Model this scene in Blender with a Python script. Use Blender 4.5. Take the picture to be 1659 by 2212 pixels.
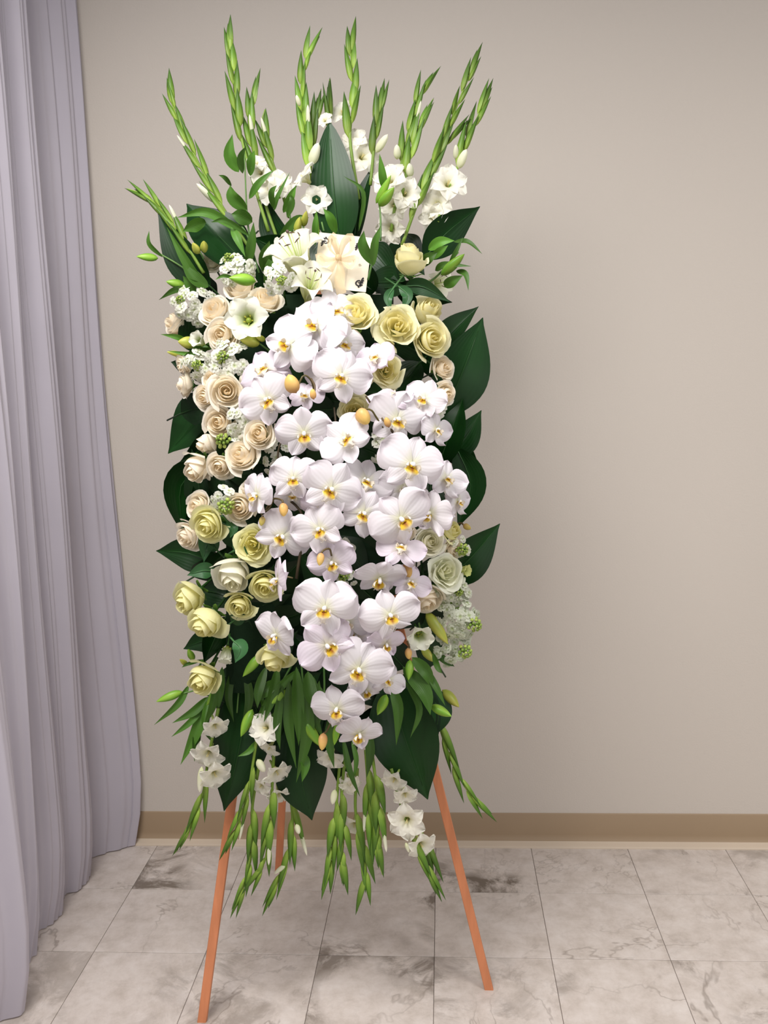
import bpy, math, random
from mathutils import Vector, Matrix, noise as mnoise

for o in list(bpy.data.objects):
    bpy.data.objects.remove(o)
scene = bpy.context.scene
C = scene.collection

# ------------------------------------------------------------------ camera
IMG_W, IMG_H, FPX = 1659.0, 2212.0, 1992.0
PITCH, YAW, ROLL = 0.1507, -0.0661, -0.0268
CAM = Vector((0.046, -2.812, 1.520))


def cam_axes():
    cy, sy, cp, sp = math.cos(YAW), math.sin(YAW), math.cos(PITCH), math.sin(PITCH)
    fwd = Vector((sy * cp, cy * cp, -sp))
    right = Vector((cy, -sy, 0))
    up = right.cross(fwd)
    cr, sr = math.cos(ROLL), math.sin(ROLL)
    return cr * right + sr * up, -sr * right + cr * up, fwd


AX, AY, AZ = cam_axes()
cam_data = bpy.data.cameras.new('camera')
cam = bpy.data.objects.new('camera', cam_data)
C.objects.link(cam)
cam.matrix_world = Matrix(((AX.x, AY.x, -AZ.x, CAM.x), (AX.y, AY.y, -AZ.y, CAM.y),
                           (AX.z, AY.z, -AZ.z, CAM.z), (0, 0, 0, 1)))
cam_data.sensor_fit = 'VERTICAL'
cam_data.sensor_height = 24.0
cam_data.lens = 24.0 * FPX / IMG_H
cam_data.clip_start = 0.05
scene.camera = cam

# ------------------------------------------------------------------ world, lights, exposure
world = bpy.data.worlds.new('room_ambient')
scene.world = world
world.use_nodes = True
world.node_tree.nodes['Background'].inputs[0].default_value = (0.95, 0.93, 0.97, 1)
world.node_tree.nodes['Background'].inputs[1].default_value = 0.30


def area(name, loc, target, sx, sy, power, col, spread=180):
    d = bpy.data.lights.new(name, 'AREA')
    d.shape = 'RECTANGLE'
    d.size, d.size_y, d.energy, d.color = sx, sy, power, col
    d.spread = math.radians(spread)
    o = bpy.data.objects.new(name, d)
    C.objects.link(o)
    o.location = loc
    o.rotation_euler = (Vector(target) - Vector(loc)).to_track_quat('-Z', 'Y').to_euler()
    return o


area('ceiling_panel_light', (-0.62, -1.80, 2.80), (-0.20, -0.95, 0.0), 0.9, 0.9, 36, (1.0, 0.97, 0.95), 150)
area('ceiling_panel_light_far', (1.70, -2.10, 2.80), (1.3, -1.2, 0.0), 0.9, 0.9, 28, (1.0, 0.965, 0.94), 150)
area('front_fill_light', (0.2, -4.8, 1.4), (0.1, 0, 0.9), 2.4, 1.8, 17, (1.0, 0.97, 0.96))  # unseen fill added behind the camera to light wall and flowers from front
vs = scene.view_settings
vs.view_transform = 'Standard'
vs.look = 'None'
vs.gamma = 1.0
vs.use_curve_mapping = False
vs.exposure = 0.0

# ------------------------------------------------------------------ helpers
random.seed(11)


def lin(c):
    c /= 255.0
    return c / 12.92 if c <= 0.04045 else ((c + 0.055) / 1.055) ** 2.4


def rgb(r, g, b):
    return (lin(r), lin(g), lin(b))


def mix(a, b, t):
    t = max(0.0, min(1.0, t))
    return tuple(x + (y - x) * t for x, y in zip(a, b))


def at(px, py, Y):
    """point on the plane y = Y seen at this place of the picture"""
    d = AZ + AX * ((px - 829.5) / FPX) - AY * ((py - 1106) / FPX)
    t = (Y - CAM.y) / d.y
    return CAM + d * t


def depth_of(p):
    return (p - CAM).dot(AZ)


def plane_y(py):
    return -0.56 - 0.24 * (py - 600) / 1500.0


def dome(px, py, off=0.0):
    q = 1 - ((px - 690) / 360.0) ** 2 - ((py - 1080) / 650.0) ** 2
    return plane_y(py) - 0.03 - 0.20 * math.sqrt(max(0.0, q)) - off


class MB:
    def __init__(self):
        self.v, self.f, self.c, self.uv = [], [], [], []

    def sheet(self, nu, nv, fn, close_u=False):
        b = len(self.v)
        for j in range(nv + 1):
            for i in range(nu + 1):
                s, t = -1 + 2.0 * i / nu, j / nv
                p, c = fn(s, t)
                self.v.append(tuple(p))
                self.c.append(c)
                self.uv.append((s * .5 + .5, t))
        for j in range(nv):
            for i in range(nu):
                a = b + j * (nu + 1) + i
                self.f.append((a, a + 1, a + nu + 2, a + nu + 1))
        return self

    def tube(self, pts, radii, col, n=6, cap=True):
        b = len(self.v)
        pts = [Vector(p) for p in pts]
        m = len(pts)
        up = Vector((0.3, 0.9, 0.2))
        for k, p in enumerate(pts):
            tg = (pts[min(k + 1, m - 1)] - pts[max(k - 1, 0)]).normalized()
            x = tg.cross(up)
            if x.length < 1e-4:
                x = tg.cross(Vector((1, 0, 0)))
            x.normalize()
            y = tg.cross(x)
            r = radii[k] if isinstance(radii, (list, tuple)) else radii
            c = col(k / (m - 1.0)) if callable(col) else col
            for i in range(n):
                a = 2 * math.pi * i / n
                self.v.append(tuple(p + (x * math.cos(a) + y * math.sin(a)) * r))
                self.c.append(c)
                self.uv.append((i / n, k / (m - 1.0)))
        for k in range(m - 1):
            for i in range(n):
                a, a2 = b + k * n + i, b + k * n + (i + 1) % n
                self.f.append((a, a2, a2 + n, a + n))
        if cap:
            self.f.append(tuple(b + i for i in reversed(range(n))))
            self.f.append(tuple(b + (m - 1) * n + i for i in range(n)))
        return self

    def box(self, lo, hi, col=(1, 1, 1)):
        b = len(self.v)
        for z in (lo[2], hi[2]):
            for y in (lo[1], hi[1]):
                for x in (lo[0], hi[0]):
                    self.v.append((x, y, z))
                    self.c.append(col)
                    self.uv.append((0, 0))
        for q in ((0, 2, 3, 1), (4, 5, 7, 6), (0, 1, 5, 4), (2, 6, 7, 3), (0, 4, 6, 2), (1, 3, 7, 5)):
            self.f.append(tuple(b + i for i in q))
        return self

    def blob(self, p, r, col, nu=6, nv=4):
        p = Vector(p)
        return self.tube([p + Vector((0, 0, r * math.sin(-math.pi / 2 + math.pi * j / nv))) for j in range(nv + 1)],
                         [max(r * .08, r * math.cos(-math.pi / 2 + math.pi * j / nv)) for j in range(nv + 1)], col, nu)

    def mesh(self, name, mat, smooth=True):
        me = bpy.data.meshes.new(name)
        me.from_pydata(self.v, [], self.f)
        ca = me.color_attributes.new('Col', 'FLOAT_COLOR', 'POINT')
        flat = []
        for c in self.c:
            flat += [c[0], c[1], c[2], 1.0]
        ca.data.foreach_set('color', flat)
        ul = me.uv_layers.new(name='UVMap')
        li = [0] * len(me.loops)
        me.loops.foreach_get('vertex_index', li)
        fu = []
        for i in li:
            fu += self.uv[i]
        ul.data.foreach_set('uv', fu)
        if smooth:
            me.polygons.foreach_set('use_smooth', [True] * len(me.polygons))
        me.materials.append(mat)
        me.update()
        return me


def inst(name, me, parent=None, mat=None, color=None, label=None):
    o = bpy.data.objects.new(name, me)
    C.objects.link(o)
    o.parent = parent
    if mat is not None:
        o.matrix_local = mat
    o.color = (color[0], color[1], color[2], 1) if color else (1, 1, 1, 1)
    if label:
        o['label'] = label
    return o


def thing(name, label, cat, mat=None, group=None):
    o = bpy.data.objects.new(name, None)
    C.objects.link(o)
    o.empty_display_size = 0.02
    if mat is not None:
        o.matrix_world = mat
    o['label'], o['category'] = label, cat
    if group:
        o['group'] = group
    return o


def tag(o, label, cat, group=None):
    o['label'], o['category'] = label, cat
    if group:
        o['group'] = group
    return o


def facing(p, yaw, pitch, roll, scale=1.0):
    """matrix at p whose +Z looks at the viewer, turned right by yaw, up by pitch, leaning clockwise by roll (degrees)"""
    y, q, r = math.radians(yaw), math.radians(pitch), math.radians(roll)
    d = (-AZ * math.cos(y) * math.cos(q) + AX * math.sin(y) * math.cos(q) + AY * math.sin(q)).normalized()
    u = AY * math.cos(r) + AX * math.sin(r)
    x = u.cross(d).normalized()
    u = d.cross(x)
    return Matrix(((x.x * scale, u.x * scale, d.x * scale, p.x), (x.y * scale, u.y * scale, d.y * scale, p.y),
                   (x.z * scale, u.z * scale, d.z * scale, p.z), (0, 0, 0, 1)))


def catmull(pts, n):
    P = [Vector(p) for p in pts]
    P = [P[0] * 2 - P[1]] + P + [P[-1] * 2 - P[-2]]
    out = []
    segs = len(P) - 3
    for k in range(n + 1):
        f = k / n * segs
        i = min(int(f), segs - 1)
        t = f - i
        a, b, c, d = P[i:i + 4]
        out.append(0.5 * (2 * b + (c - a) * t + (2 * a - 5 * b + 4 * c - d) * t * t + (3 * b - a - 3 * c + d) * t ** 3))
    return out


def pxline(pts, y0, y1):
    """pixel polyline to 3D, depth running from y0 to y1 along it"""
    L = [0.0]
    for a, b in zip(pts, pts[1:]):
        L.append(L[-1] + math.hypot(a[0] - b[0], a[1] - b[1]))
    return [at(p[0], p[1], y0 + (y1 - y0) * l / L[-1]) for p, l in zip(pts, L)]


# ------------------------------------------------------------------ materials
def nodes(name):
    m = bpy.data.materials.new(name)
    m.use_nodes = True
    t = m.node_tree
    return m, t, t.nodes, t.links, t.nodes['Principled BSDF'], t.nodes['Material Output']


def organic(name, rough, trans, spec=0.4, vein=0.0, veins=16, mottle=0.08, coat=0.0):
    """plant tissue: vertex colour times object colour, a little mottling, light passing through"""
    m, t, N, Lk, P, out = nodes(name)
    at_ = N.new('ShaderNodeAttribute')
    at_.attribute_name = 'Col'
    oi = N.new('ShaderNodeObjectInfo')
    mul = N.new('ShaderNodeMix')
    mul.data_type, mul.blend_type = 'RGBA', 'MULTIPLY'
    mul.inputs[0].default_value = 1.0
    Lk.new(at_.outputs['Color'], mul.inputs[6])
    Lk.new(oi.outputs['Color'], mul.inputs[7])
    tc = N.new('ShaderNodeTexCoord')
    nz = N.new('ShaderNodeTexNoise')
    nz.inputs['Scale'].default_value = 3.0
    nz.inputs['Detail'].default_value = 4.0
    Lk.new(tc.outputs['UV'], nz.inputs['Vector'])
    mr = N.new('ShaderNodeMapRange')
    mr.inputs[3].default_value, mr.inputs[4].default_value = 1 - mottle, 1 + mottle
    Lk.new(nz.outputs['Fac'], mr.inputs[0])
    rnd = N.new('ShaderNodeMapRange')
    rnd.inputs[3].default_value, rnd.inputs[4].default_value = 1 - mottle, 1 + mottle * .6
    Lk.new(oi.outputs['Random'], rnd.inputs[0])
    mm = N.new('ShaderNodeMath')
    mm.operation = 'MULTIPLY'
    Lk.new(mr.outputs[0], mm.inputs[0])
    Lk.new(rnd.outputs[0], mm.inputs[1])
    m2 = N.new('ShaderNodeVectorMath')
    m2.operation = 'SCALE'
    Lk.new(mul.outputs[2], m2.inputs[0])
    Lk.new(mm.outputs[0], m2.inputs['Scale'])
    Lk.new(m2.outputs[0], P.inputs['Base Color'])
    P.inputs['Roughness'].default_value = rough
    P.inputs['Specular IOR Level'].default_value = spec
    P.inputs['Coat Weight'].default_value = coat
    P.inputs['Coat Roughness'].default_value = 0.25
    tr = N.new('ShaderNodeBsdfTranslucent')
    Lk.new(m2.outputs[0], tr.inputs['Color'])
    ms = N.new('ShaderNodeMixShader')
    ms.inputs[0].default_value = trans
    Lk.new(P.outputs[0], ms.inputs[1])
    Lk.new(tr.outputs[0], ms.inputs[2])
    Lk.new(ms.outputs[0], out.inputs['Surface'])
    if vein:
        wv = N.new('ShaderNodeTexWave')
        wv.wave_type = 'BANDS'
        wv.bands_direction = 'X'
        wv.inputs['Scale'].default_value = veins / 6.28 * 2
        wv.inputs['Distortion'].default_value = 0.6
        wv.inputs['Detail'].default_value = 1.0
        wv.inputs['Detail Scale'].default_value = 1.5
        Lk.new(tc.outputs['UV'], wv.inputs['Vector'])
        bp = N.new('ShaderNodeBump')
        bp.inputs['Strength'].default_value = vein
        bp.inputs['Distance'].default_value = 0.002
        Lk.new(wv.outputs['Fac'], bp.inputs['Height'])
        Lk.new(bp.outputs[0], P.inputs['Normal'])
    return m


M_PETAL = organic('orchid_petal', 0.5, 0.2, 0.25, vein=0.1, veins=9, mottle=0.04)
M_ROSE = organic('rose_petal', 0.6, 0.36, 0.2, vein=0.05, veins=12, mottle=0.04)
M_LEAF = organic('broad_leaf', 0.35, 0.04, 0.28, vein=0.06, veins=11, mottle=0.25)
M_GREEN = organic('green_tissue', 0.45, 0.16, 0.4, vein=0.15, veins=10, mottle=0.2)
M_WAX = organic('waxy_bud', 0.4, 0.12, 0.4, mottle=0.12)


def plain(name, col, rough, bump=0.0, bscale=60, var=0.05, vscale=4.0, spec=0.4, stretch=None, trans=0.0, sheer=0.0):
    m, t, N, Lk, P, out = nodes(name)
    tc = N.new('ShaderNodeTexCoord')
    src = tc.outputs['Object']
    if stretch:
        mp = N.new('ShaderNodeMapping')
        mp.inputs['Scale'].default_value = stretch
        Lk.new(src, mp.inputs['Vector'])
        src = mp.outputs[0]
    nz = N.new('ShaderNodeTexNoise')
    nz.inputs['Scale'].default_value = vscale
    nz.inputs['Detail'].default_value = 6
    Lk.new(src, nz.inputs['Vector'])
    r = N.new('ShaderNodeValToRGB')
    r.color_ramp.elements[0].position, r.color_ramp.elements[1].position = 0.3, 0.7
    r.color_ramp.elements[0].color = tuple(c * (1 - var) for c in col) + (1,)
    r.color_ramp.elements[1].color = tuple(min(1, c * (1 + var)) for c in col) + (1,)
    Lk.new(nz.outputs['Fac'], r.inputs[0])
    Lk.new(r.outputs[0], P.inputs['Base Color'])
    P.inputs['Roughness'].default_value = rough
    P.inputs['Specular IOR Level'].default_value = spec
    if bump:
        n2 = N.new('ShaderNodeTexNoise')
        n2.inputs['Scale'].default_value = bscale
        n2.inputs['Detail'].default_value = 4
        Lk.new(src, n2.inputs['Vector'])
        bp = N.new('ShaderNodeBump')
        bp.inputs['Strength'].default_value = bump
        bp.inputs['Distance'].default_value = 0.002
        Lk.new(n2.outputs['Fac'], bp.inputs['Height'])
        Lk.new(bp.outputs[0], P.inputs['Normal'])
    if trans:
        tr = N.new('ShaderNodeBsdfTranslucent')
        Lk.new(r.outputs[0], tr.inputs['Color'])
        ms = N.new('ShaderNodeMixShader')
        ms.inputs[0].default_value = trans
        Lk.new(P.outputs[0], ms.inputs[1])
        Lk.new(tr.outputs[0], ms.inputs[2])
        Lk.new(ms.outputs[0], out.inputs['Surface'])
        if sheer:
            tp = N.new('ShaderNodeBsdfTransparent')
            m3 = N.new('ShaderNodeMixShader')
            m3.inputs[0].default_value = sheer
            Lk.new(ms.outputs[0], m3.inputs[1])
            Lk.new(tp.outputs[0], m3.inputs[2])
            Lk.new(m3.outputs[0], out.inputs['Surface'])
    return m


M_WALL = plain('wall_paint', rgb(205, 197, 187), 0.8, 0.25, 180, 0.012, 1.2, 0.2)
M_BASE = plain('vinyl_cove_base', rgb(160, 138, 111), 0.5, 0.05, 90, 0.04, 3.0)
M_TOE = plain('pale_toe', rgb(206, 190, 170), 0.5, 0.05, 90, 0.04, 3.0)  # toe is coloured paler than the face above it
M_GROUT = plain('tile_joint', rgb(120, 110, 102), 0.8)
M_WOOD = plain('easel_wood', rgb(205, 132, 92), 0.55, 0.2, 40, 0.12, 9.0, 0.3, stretch=(6, 6, 0.6))
M_CURTAIN = plain('curtain_cloth', rgb(208, 203, 213), 0.85, 0.12, 900, 0.02, 6.0, 0.1, trans=0.25)
M_CARD = plain('card_stock', rgb(234, 225, 204), 0.6, 0.05, 300, 0.015, 12)
M_INK = plain('black_ink', rgb(28, 24, 26), 0.6)
M_INK_FAINT = plain('pale_ink', rgb(196, 188, 170), 0.6)
M_RIBBON = plain('cream_ribbon', rgb(238, 216, 176), 0.4, 0.1, 500, 0.03, 9, 0.5, trans=0.3, sheer=0.35)
M_FOAM = plain('floral_foam_green', rgb(26, 44, 28), 0.9, 0.6, 120, 0.2, 20, 0.1)


def tile_material():
    m, t, N, Lk, P, out = nodes('marble_tile')
    tc = N.new('ShaderNodeTexCoord')
    oi = N.new('ShaderNodeObjectInfo')
    sc = N.new('ShaderNodeVectorMath')
    sc.operation = 'SCALE'
    sc.inputs['Scale'].default_value = 37.0
    cmb = N.new('ShaderNodeCombineXYZ')
    Lk.new(oi.outputs['Random'], cmb.inputs[0])
    Lk.new(oi.outputs['Random'], cmb.inputs[1])
    Lk.new(cmb.outputs[0], sc.inputs[0])
    ad = N.new('ShaderNodeVectorMath')
    ad.operation = 'ADD'
    Lk.new(tc.outputs['Object'], ad.inputs[0])
    Lk.new(sc.outputs[0], ad.inputs[1])
    V = ad.outputs[0]

    def noise(scale, detail, rough=.6, dist=0.0):
        n = N.new('ShaderNodeTexNoise')
        n.inputs['Scale'].default_value = scale
        n.inputs['Detail'].default_value = detail
        n.inputs['Roughness'].default_value = rough
        n.inputs['Distortion'].default_value = dist
        Lk.new(V, n.inputs['Vector'])
        return n.outputs['Fac']

    def ramp(src, stops):
        r = N.new('ShaderNodeValToRGB')
        e = r.color_ramp.elements
        while len(e) < len(stops):
            e.new(0.5)
        for k, (p, c) in enumerate(stops):
            e[k].position, e[k].color = p, tuple(c) + (1,)
        Lk.new(src, r.inputs[0])
        return r.outputs[0]

    def mixc(f, a, b):
        x = N.new('ShaderNodeMix')
        x.data_type = 'RGBA'
        Lk.new(f, x.inputs[0])
        Lk.new(a, x.inputs[6])
        if isinstance(b, tuple):
            x.inputs[7].default_value = b + (1,)
        else:
            Lk.new(b, x.inputs[7])
        return x.outputs[2]

    base = ramp(noise(13, 10, .72), [(0.30, rgb(188, 177, 167)), (0.5, rgb(208, 198, 190)), (0.72, rgb(222, 214, 208))])
    k = (0, 0, 0)
    w = (1, 1, 1)
    v1 = ramp(noise(1.4, 6, .62, .5), [(0.492, k), (0.5, (.6,) * 3), (0.507, k)])
    vm = N.new('ShaderNodeMath')
    vm.operation = 'MULTIPLY'
    Lk.new(v1, vm.inputs[0])
    Lk.new(ramp(noise(2.3, 2), [(0.42, k), (0.62, w)]), vm.inputs[1])
    v1 = vm.outputs[0]
    v2 = ramp(noise(7.5, 6, .6, .6), [(0.47, k), (0.5, (.10,) * 3), (0.53, k)])
    pm = ramp(noise(5.5, 9, .7, .8), [(0.45, k), (0.57, w)])
    pm2 = ramp(noise(2.6, 3, .55), [(0.45, k), (0.55, w)])
    a = N.new('ShaderNodeMath')
    a.operation = 'MULTIPLY'
    Lk.new(pm, a.inputs[0])
    Lk.new(pm2, a.inputs[1])
    b = N.new('ShaderNodeMath')
    b.operation = 'MULTIPLY'
    Lk.new(a.outputs[0], b.inputs[0])
    sep = N.new('ShaderNodeSeparateColor')
    Lk.new(oi.outputs['Color'], sep.inputs[0])
    Lk.new(sep.outputs[0], b.inputs[1])
    c = mixc(v2, base, rgb(150, 138, 128))
    c = mixc(v1, c, rgb(128, 116, 106))
    c = mixc(b.outputs[0], c, rgb(118, 107, 96))
    Lk.new(c, P.inputs['Base Color'])
    P.inputs['Roughness'].default_value = 0.38
    P.inputs['Specular IOR Level'].default_value = 0.35
    return m


M_TILE = tile_material()
# ------------------------------------------------------------------ the room
def struct(o):
    o['kind'] = 'structure'
    return o


T = 0.3048
ROW0 = -0.288
struct(inst('wall_back', MB().box((-1.55, 0.0, 0.0), (3.4, 0.12, 2.95)).mesh('wall_back', M_WALL, False)))
struct(inst('wall_left', MB().box((-1.67, -5.4, 0.0), (-1.55, 0.12, 2.95)).mesh('wall_left', M_WALL, False)))
floor = struct(inst('floor', MB().box((-1.55, -5.4, -0.06), (3.4, 0.0, -0.003)).mesh('floor', M_GROUT, False)))


def tile_mesh(w, d):
    g, b = 0.0007, 0.0012
    m = MB()
    lo, hi = (g, g), (w - g, d - g)
    for z, i in ((-0.003, 0.0), (-0.0008, 0.0), (0.0, b)):
        for x, y in ((lo[0] + i, lo[1] + i), (hi[0] - i, lo[1] + i), (hi[0] - i, hi[1] - i), (lo[0] + i, hi[1] - i)):
            m.v.append((x, y, z))
            m.c.append((1, 1, 1))
            m.uv.append((x, y))
    for k in range(2):
        for i in range(4):
            m.f.append((k * 4 + i, k * 4 + (i + 1) % 4, k * 4 + 4 + (i + 1) % 4, k * 4 + 4 + i))
    m.f.append((8, 9, 10, 11))
    return m.mesh('tile', M_TILE, False)


tile_full, tile_cut = tile_mesh(T, T), tile_mesh(T, -ROW0 - 0.004)
PATCH = {(0, 0): 1.0, (-1, 1): .95, (-1, 2): .8, (-3, 0): .95, (1, 2): .7, (2, 2): .7, (0, 2): .6, (-2, 2): .5, (2, 0): .6, (-3, 2): .5}
for r in range(0, 10):
    for k in range(-5, 9):
        y = ROW0 - r * T if r else ROW0
        me = tile_cut if r == 0 else tile_full
        t = inst('tile', me, floor, Matrix.Translation((k * T, y, 0.0)))
        p = PATCH.get((k, r), random.choice((.05, .1, .25, .4)))
        t.color = (p, p, p, 1)

# vinyl cove base: flat face, rounded top lip, flared toe
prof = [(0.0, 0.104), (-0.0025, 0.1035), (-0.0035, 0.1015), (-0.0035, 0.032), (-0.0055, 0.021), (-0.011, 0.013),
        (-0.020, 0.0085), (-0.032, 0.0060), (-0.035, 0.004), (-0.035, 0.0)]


def extrude(profile):
    m = MB()
    for x in (-1.55, 3.4):
        for y, z in profile:
            m.v.append((x, y, z))
            m.c.append((1, 1, 1))
            m.uv.append((0, 0))
    n = len(profile)
    for i in range(n - 1):
        m.f.append((i, i + 1, n + i + 1, n + i))
    return m


base_back = struct(inst('baseboard_back', extrude(prof[:6]).mesh('baseboard_back', M_BASE)))
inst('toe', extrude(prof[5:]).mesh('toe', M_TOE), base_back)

# curtain hanging from the ceiling along the left side, folds running down to the floor
ctrl = [(-0.010, -0.992), (-0.045, -0.985), (-0.10, -1.045), (-0.155, -1.105), (-0.20, -1.085), (-0.25, -1.035),
        (-0.305, -1.022), (-0.345, -1.085), (-0.385, -1.095), (-0.425, -1.045), (-0.47, -1.040), (-0.505, -1.095),
        (-0.55, -1.10), (-0.595, -1.040), (-0.645, -1.028), (-0.69, -1.09), (-0.74, -1.105), (-0.79, -1.02), (-0.85, -0.985),
        (-0.91, -1.05), (-0.97, -1.10), (-1.04, -1.03), (-1.11, -1.01), (-1.18, -1.09), (-1.26, -1.09), (-1.34, -1.02), (-1.42, -1.03)]
line = catmull([Vector((x, y, 0)) for y, x in ctrl], 480)
cm = MB()
NZ = 26


def curtain_pt(s, t):
    i = int(round((s + 1) * .5 * 480))
    p = line[i]
    fine = 0.0075 * math.sin(i * .46 + 1.7 * math.sin(i * .031)) * (0.55 + 0.45 * math.sin(i * .057 + 1)) + 0.004 * math.sin(i * .83 + 2 * math.sin(i * .05))
    i = i * 220 / 480.0
    z = 0.004 + 2.86 * (1 - t)
    h = z / 2.86
    mean = -1.055
    amp = 1.12 - 0.42 * h
    x = mean + (p.x - mean) * amp + 0.012 * math.sin(i * .21 + z * 1.3) * (1 - h)
    low = max(0.0, 1 - z / 0.30)
    x += -0.035 * low * low * (0.5 + 0.5 * math.sin(i * .17)) + 0.006 * math.sin(z * 3 + i * .09)
    x += fine * (0.5 + 0.5 * h) + fine * .3
    y = p.y + 0.012 * math.sin(z * 1.7 + i * .05) * (1 - h) * (1 if p.y < -0.05 else 0)
    if z < 0.01:
        x -= 0.004
    return Vector((x, min(y, -0.006), z)), (1, 1, 1)


cm.sheet(480, NZ, curtain_pt)
cur = inst('curtain', cm.mesh('curtain', M_CURTAIN))
tag(cur, 'long pale lilac white drape hanging in soft folds down to the floor', 'curtain')

# ------------------------------------------------------------------ easel
foot_l, foot_r, foot_b = at(437, 2203, -0.850), at(1056, 2133, -0.716), at(602, 1884, -0.180)
foot_l.z = foot_r.z = foot_b.z = 0.0
apex = at(664, 610, -0.515)
root = thing('easel', 'orange brown wooden tripod easel carrying the flower spray', 'easel', Matrix.Translation((apex.x, foot_l.y, 0)))
inv = root.matrix_world.inverted()


def leg_mesh(a, b, w, d):
    m = MB()
    ax = (b - a).normalized()
    x = (Vector((1, 0, 0)) - ax * ax.x).normalized()
    y = ax.cross(x)
    bv = 0.12
    ring = [(-1 + bv, -1), (1 - bv, -1), (1, -1 + bv), (1, 1 - bv), (1 - bv, 1), (-1 + bv, 1), (-1, 1 - bv), (-1, -1 + bv)]
    for p in (a, b):
        for u, v in ring:
            q = p + x * u * w + y * v * d
            if p is a:
                q = q - ax * (q.z / ax.z)          # foot cut level with the floor
            m.v.append(tuple(q))
            m.c.append((1, 1, 1))
            m.uv.append((0, 0))
    for i in range(8):
        m.f.append((i, (i + 1) % 8, 8 + (i + 1) % 8, 8 + i))
    m.f.append(tuple(reversed(range(8))))
    m.f.append(tuple(range(8, 16)))
    return m


for f, top in ((foot_l, apex + Vector((-0.012, 0, 0.02))), (foot_r, apex + Vector((0.012, 0, 0.02))), (foot_b, apex + Vector((0, 0.03, 0)))):
    me = leg_mesh(f, top, 0.0105, 0.0075).mesh('leg', M_WOOD, False)
    o = inst('leg', me, root)
    me.transform(inv)
def on_leg(f, z):
    return f + (apex - f) * (z / apex.z)
cb = MB()
a, b = on_leg(foot_l, 0.88), on_leg(foot_r, 0.88)
cb.box((a.x - .008, min(a.y, b.y) - .012, a.z - .014), (b.x + .008, min(a.y, b.y) + .0, a.z + .014))
me = cb.mesh('crossbar', M_WOOD, False)
me.transform(inv)
inst('crossbar', me, root)

# foam block in the middle that every stem is pushed into
fc = [at(500, 640, -0.605), at(850, 640, -0.605), at(850, 1480, -0.735), at(500, 1480, -0.735)]
fm = MB()
for dy, sc in ((-0.075, .88), (-0.055, 1.0), (-0.0, 1.0), (0.02, .9)):
    cen = sum(fc, Vector()) / 4
    for p in fc:
        q = cen + (p - cen) * sc
        fm.v.append((q.x, q.y + dy, q.z))
        fm.c.append((1, 1, 1))
        fm.uv.append((0, 0))
for k in range(3):
    for i in range(4):
        fm.f.append((k * 4 + i, k * 4 + (i + 1) % 4, k * 4 + 4 + (i + 1) % 4, k * 4 + 4 + i))
fm.f.append((3, 2, 1, 0))
fm.f.append((12, 13, 14, 15))
foam = inst('floral_foam', fm.mesh('floral_foam', M_FOAM, False))
tag(foam, 'dark green floral foam block hidden behind the flowers on the easel', 'floral foam')
# ------------------------------------------------------------------ flower kinds
REG = []                                             # where each bloom stands, to describe the leaves beside it
def leaf_outline(t, tip=1.0, base=.8, peak=.45):
    """half width of a leaf at t of its length, 1 at its widest"""
    if t < peak:
        return math.sin(math.pi / 2 * (t / peak)) ** base
    return math.cos(math.pi / 2 * ((t - peak) / (1 - peak))) ** tip


def blade(pts, width, col_in, col_edge, twist=0.0, fold=0.25, nv=14, nu=6, ruffle=0.0, tip=.95, base=.8, peak=.42, curl=0.0, mat=None, name='blade', stripe=None):
    """leaf surface along a 3D line; width is its full width in metres"""
    c = catmull(pts, nv)
    m = MB()
    ph = random.random() * 6

    def fn(s, t):
        k = int(round(t * nv))
        p = c[k]
        tg = (c[min(k + 1, nv)] - c[max(k - 1, 0)]).normalized()
        view = (CAM - p).normalized()
        sd = tg.cross(view).normalized()
        nr = sd.cross(tg).normalized()
        a = math.radians(twist)
        sd, nr = sd * math.cos(a) + nr * math.sin(a), nr * math.cos(a) - sd * math.sin(a)
        w = width * .5 * max(0.012, leaf_outline(t, tip, base, peak))
        q = p + sd * (s * w) - nr * (w * (fold * (1 - abs(s)) - fold * .5) - curl * w * s * s)
        if ruffle:
            q = q + nr * (ruffle * width * math.sin(t * 13 + ph + s * 2) * abs(s))
        col = mix(col_in, col_edge, abs(s) ** .8)
        if stripe and abs(s) < .05:
            col = stripe
        return q, col
    m.sheet(nu, nv, fn)
    return m.mesh(name, mat or M_LEAF)


# --- rose -----------------------------------------------------------
def rose_petal(R, H, W, close, rec, ruffle, c0, c1, seed, nu=8, nv=9):
    m = MB()
    Wr = math.radians(W)

    def fn(s, t):
        he = H * (1 - 0.22 * abs(s) ** 2.4)
        ang = s * Wr * (0.55 + 0.45 * math.sin(t * math.pi / 2))
        rho = R * (0.16 + 0.84 * math.sin(min(1, t * 1.3) * math.pi / 2)) * (1 - close * t ** 3)
        z = he * t
        k = max(0.0, (t - .66) / .34)
        rho += rec * k * k * R * .34 * (1 + .25 * math.sin(seed + s * 2.2))
        z -= rec * k ** 2.2 * .22 * H
        rho *= 1 + 0.10 * s + .05 * math.sin(seed * 3 + t * 2)
        z += .07 * math.sin(seed * 5) * t * H + .05 * s * math.sin(seed * 2) * t
        rho += (ruffle + .012) * math.sin(s * 5 + seed) * t ** 3
        z += ruffle * .7 * math.cos(s * 6 + seed * 2) * t ** 4
        p = Vector((rho * math.cos(ang), rho * math.sin(ang), z))
        return p, mix(mix((.62, .72, .36), c0, t * 4), c1, t ** 1.5)
    m.sheet(nu, nv, fn)
    return m.mesh('petal', M_ROSE)


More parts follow.
